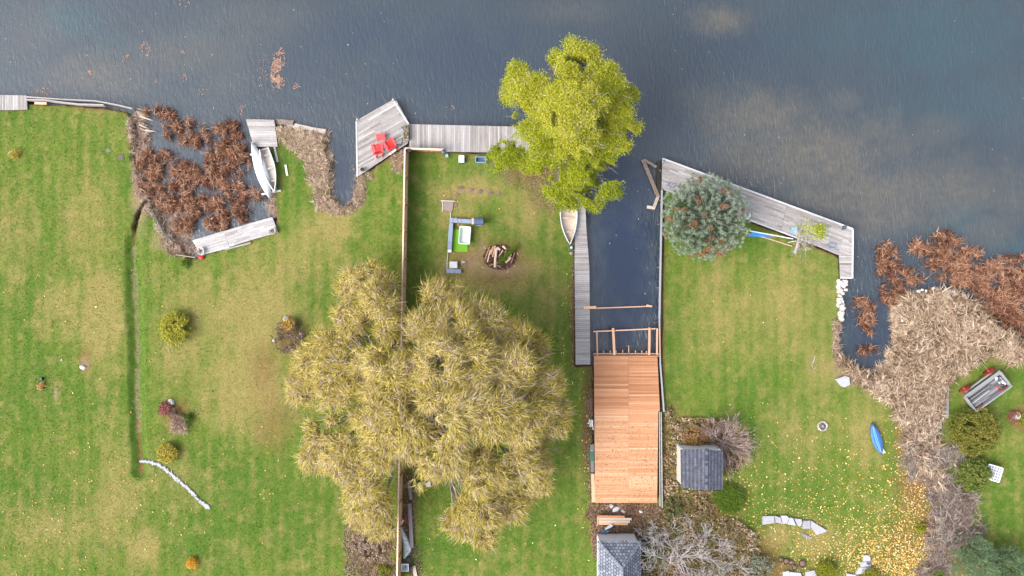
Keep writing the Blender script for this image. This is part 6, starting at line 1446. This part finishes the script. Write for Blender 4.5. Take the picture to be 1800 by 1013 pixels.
u, v = blob_pts([(632, 335, 10, 26), (640, 312, 14, 8), (700, 283, 10, 20), (712, 268, 8, 8), (708, 250, 4, 6), (598, 368, 24, 8), (622, 358, 10, 8)], 380, r, noise=.3, seed=21)
reedbed('dead_bank_grass', 'brown dead grass under the edge of the chair platform and beside the fence end', u, v, REEDK, LZ, (.15, .35), (.02, .045), 57, onground=True, cl=.06, tb=.62, cat='dead grass')
u, v = blob_pts([(1585, 590, 6, 30), (1582, 555, 6, 20), (1574, 630, 8, 14), (1556, 648, 10, 6), (1598, 530, 6, 8)], 420, r, noise=.3, seed=22)
reedbed('fallen_reeds', 'scattered pale reed stalks fallen into the dark marsh channel', u-8, v, REEDP, .02, (.3, .7), (.03, .06), 58, cl=.1, tilt=(0, .3), tb=.7, cat='reeds')
# woody tangle on the right bank below the reeds
u, v = blob_pts([(1640, 820, 22, 50), (1660, 880, 26, 40), (1690, 880, 24, 26), (1650, 950, 22, 50), (1600, 800, 12, 40), (1670, 930, 20, 40), (1620, 770, 20, 40), (1680, 800, 26, 20), (1700, 930, 24, 30), (1640, 1000, 30, 20)], 150, r, noise=.34, seed=24)
reedbed('twig_tangle', 'grey brown tangle of twigs and dead stems down the right bank', u, v, MT('twig_greys', [(.08, .05, .045), (.18, .125, .11), (.28, .22, .19), (.38, .34, .28)], ns=1, na=.3), LZ, (.4, 1.1), (.02, .05), 59, onground=True, cl=.45, tb=.45, flow=.3, cat='twigs')
# undergrowth of fallen leaves and low plants
def undergrowth(name, label, blobs, dens, mat, hgt_, size, seed, noise=.33, tb=.5, cat='undergrowth'):
    r = np.random.RandomState(seed); u, v = blob_pts(blobs, dens, r, noise=noise, seed=seed, ns=7)
    x = (u-900)*S*(H-LZ)/H; y = -(v-506.5)*S*(H-LZ)/H; n = len(u)
    mound = fbm(x*.9, y*.9, seed+1, 3); z = hgt(x, y)+.02+hgt_*np.clip(mound*2-.7, 0, 1)*r.rand(n)
    V, F, T = leaves(np.stack([x, y, z], 1), r.uniform(*size, n), np.clip(tb+r.normal(0, .27, n)+1.0*(mound-.5), 0, 1), seed=seed)
    return tag(npmesh(name, V, F, mat, None, (float(x.mean()), float(y.mean()), LZ), attrs={'tint': T}), label, cat, kind='stuff')
undergrowth('undergrowth', 'brown autumn undergrowth surrounding the shed and the right side of the cedar deck', [(1178, 800, 15, 78), (1185, 760, 22, 18), (1215, 752, 50, 16), (1235, 880, 46, 22), (1200, 900, 36, 26), (1180, 940, 50, 30), (1250, 940, 60, 30), (1300, 960, 30, 30), (1230, 1000, 80, 20), (1290, 800, 14, 26), (1150, 990, 30, 30)], 330, OLIVEL, .6, (.05, .12), 61)
undergrowth('leaf_litter', 'red brown leaf litter between the cedar deck and the small hexagonal roof', [(1100, 894, 58, 12), (1095, 930, 50, 22), (1080, 905, 46, 14), (1050, 930, 10, 50), (1142, 940, 24, 40)], 380, BROWNL, .15, (.04, .08), 62, tb=.48, cat='leaf litter')
undergrowth('leaf_litter', 'brown litter bed along the bottom of the long fence', [(650, 950, 40, 55), (655, 1000, 44, 25), (718, 900, 10, 60), (708, 560, 6, 60), (730, 990, 10, 30)], 240, MT('pinkish_litter', [(.07, .05, .025), (.15, .10, .06), (.25, .18, .13), (.38, .28, .22)], ns=1.5, na=.4), .12, (.04, .08), 63, cat='leaf litter')
undergrowth('leaf_litter', 'brown fallen leaves along the left side of the cedar deck and narrow dock', [(1037, 690, 7, 46), (1035, 760, 8, 60), (1038, 850, 6, 46), (1007, 560, 4, 90)], 230, BROWNL, .1, (.03, .07), 64, tb=.6, cat='leaf litter')
undergrowth('leaf_litter', 'rusty fallen leaves on the grass under the yellow green tree', [(935, 300, 55, 30), (960, 340, 30, 30), (900, 290, 30, 16)], 90, BROWNL, .02, (.03, .07), 65, tb=.6, cat='leaf litter')
# scattered yellow leaves on the lawns
r = np.random.RandomState(70)
Us, Vs = [], []
for cu, cv, su, sv, n in ((1560, 990, 60, 30, 2900), (1600, 940, 36, 50, 1300), (1470, 970, 90, 40, 1400), (1500, 890, 90, 60, 900), (1400, 860, 90, 70, 420), (1590, 790, 16, 60, 500), (1620, 860, 20, 50, 600), (80, 930, 90, 70, 260), (200, 850, 60, 100, 130), (1320, 820, 60, 60, 160), (1000, 560, 10, 100, 90), (1030, 760, 10, 100, 120), (300, 900, 80, 60, 60), (1300, 900, 30, 50, 260), (860, 960, 100, 40, 80), (1600, 1000, 30, 20, 700)):
    Us.append(r.normal(cu, su, n)); Vs.append(r.normal(cv, sv, n))
Us.append(r.uniform(0, 700, 260)); Vs.append(r.uniform(460, 1013, 260)); Us.append(r.uniform(730, 1450, 200)); Vs.append(r.uniform(300, 1013, 200))
u = np.concatenate(Us); v = np.concatenate(Vs); x = (u-900)*S*(H-LZ)/H; y = -(v-506.5)*S*(H-LZ)/H
sd = polyd(x, y, LANDW); bad = (sd < .4) | ((u > 1040) & (u < 1165)) | ((u > 1190) & (u < 1275) & (v > 780) & (v < 866)); u, v, x, y = u[~bad], v[~bad], x[~bad], y[~bad]
V, F, T = leaves(np.stack([x, y, hgt(x, y)+.05], 1), .03+.075*r.rand(len(x))**2, np.clip(r.normal(.55, .28, len(x)), 0, 1), up=2.0, seed=7)
tag(npmesh('fallen_leaves', V, F, FALL, None, (0, 0, 0), attrs={'tint': T}), 'yellow and orange leaves scattered over the lawns', 'fallen leaves', kind='stuff')
# floating weeds
def floaters(label, blobs, dens, mat, size, seed, noise=.45):
    r = np.random.RandomState(seed); u, v = blob_pts(blobs, dens, r, noise=noise, ns=6, seed=seed); n = len(u)
    x = (u-900)*S; y = -(v-506.5)*S
    V, F, T = leaves(np.stack([x, y, np.full(n, .03)], 1), r.uniform(*size, n), r.rand(n), up=3, seed=seed); V[:, 2] = np.maximum(V[:, 2], .008)
    tag(npmesh('floating_weeds', V, F, mat, None, (float(x.mean()), float(y.mean()), 0), attrs={'tint': T}), label, 'weeds', kind='stuff')
FLO = MT('salmon_floating_weed', [(.20, .10, .065), (.36, .20, .13), (.48, .32, .24)], ns=2, na=.3)
floaters('salmon coloured floating weed patch on the upper left water', [(491, 105, 9, 13), (485, 125, 8, 16), (492, 146, 8, 9), (484, 138, 8, 10), (495, 100, 5, 14)], 420, FLO, (.02, .055), 81, .44)
floaters('thin pinkish specks of weed floating across the left water', [(255, 88, 8, 12, .4), (222, 100, 6, 6, .4), (160, 126, 4, 6, .7), (521, 152, 8, 6, .35), (325, 138, 4, 8, .3), (355, 162, 8, 5, .25), (428, 192, 9, 12, .3), (370, 190, 6, 6, .3), (78, 163, 12, 7, .45), (57, 165, 3, 4, .4), (793, 190, 8, 4, .4), (325, 92, 6, 3, .3), (478, 130, 26, 34, .06), (275, 142, 3, 3, .4), (620, 298, 3, 6, .5), (133, 14, 4, 3, .4), (323, 6, 10, 6, .15), (625, 205, 4, 4, .2)], 330, FLO, (.025, .06), 82, .45)
MUD = MT('sunken_brown_debris', [(.035, .022, .016), (.09, .055, .04), (.17, .11, .085)], ns=2, na=.3)
floaters('dark brown rotten debris floating among the reeds of the left inlet', [(b_[0], b_[1], b_[2]*1.15, b_[3]*1.15, .8) for b_ in LB], 60, MUD, (.03, .09), 84, .42)
floaters('dark brown rotten debris floating among the reeds of the right marsh', [(b_[0], b_[1], b_[2]*1.15, b_[3]*1.15, .8) for b_ in RB], 60, MUD, (.03, .09), 85, .42)
# small pale leaves floating, sparse
r = np.random.RandomState(83); u = r.uniform(0, 1800, 330); v = r.uniform(0, 640, 330); x = (u-900)*S; y = -(v-506.5)*S; k_ = (polyd(x, y, LANDW) < -.5) & ((u < 700) | (v > 300) | (r.rand(330) < .25)); x, y = x[k_], y[k_]
V, F, T = leaves(np.stack([x, y, np.full(len(x), .02)], 1), r.uniform(.03, .07, len(x)), r.rand(len(x)), up=4, seed=3); V[:, 2] = np.maximum(V[:, 2], .006)
tag(npmesh('floating_leaves', V, F, MT('pale_wet_leaves', [(.25, .15, .10), (.45, .38, .32)], ns=2), None, (0, 0, 0), attrs={'tint': T}), 'sparse pale leaves floating on the water', 'floating leaves', kind='stuff')

# grass blades over the lawns
r = np.random.RandomState(90); n = 440000
x = r.uniform(-45.5, 45.5, n); y = r.uniform(-26, 17, n)
z, sd, dd, u, v = ground_h(x, y); k_ = (sd > .15) & ~((u > 1040) & (u < 1162) & (v > 600) & (v < 890)) & (fbm(x*1.3, y*1.3, 44, 2) > .22)
x, y, z, u, v, dd = x[k_], y[k_], z[k_], u[k_], v[k_], dd[k_]; mk2 = masks(u, v); n = len(x)
di = 1-sstep(.35, .75, dd); mk2[:, 1] = np.maximum(mk2[:, 1], di); mk2[:, 0] *= 1-.8*di
k_ = r.rand(n) > np.maximum(mk2[:, 2], mk2[:, 3])*.8; x, y, z, mk2 = x[k_], y[k_], z[k_], mk2[k_]; n = len(x)
a_ = r.rand(n)*6.283; el = r.uniform(.3, 1.2, n)
V, F, T = ribbons(np.stack([x, y, z-.01], 1), np.stack([np.cos(a_)*np.cos(el), np.sin(a_)*np.cos(el), np.sin(el)], 1), r.uniform(.08, .2, n), r.uniform(.03, .06, n), r.normal(0, .2, n), np.full(n, .3), r.rand(n), 1, seed=4)
mkr = np.repeat(mk2, 4, 0)
tag(npmesh('grass', V, F, GB, None, (0, 0, 0), attrs={'tint': T}, colattr=mkr), 'short mown grass growing over the lawns', 'grass', kind='stuff')
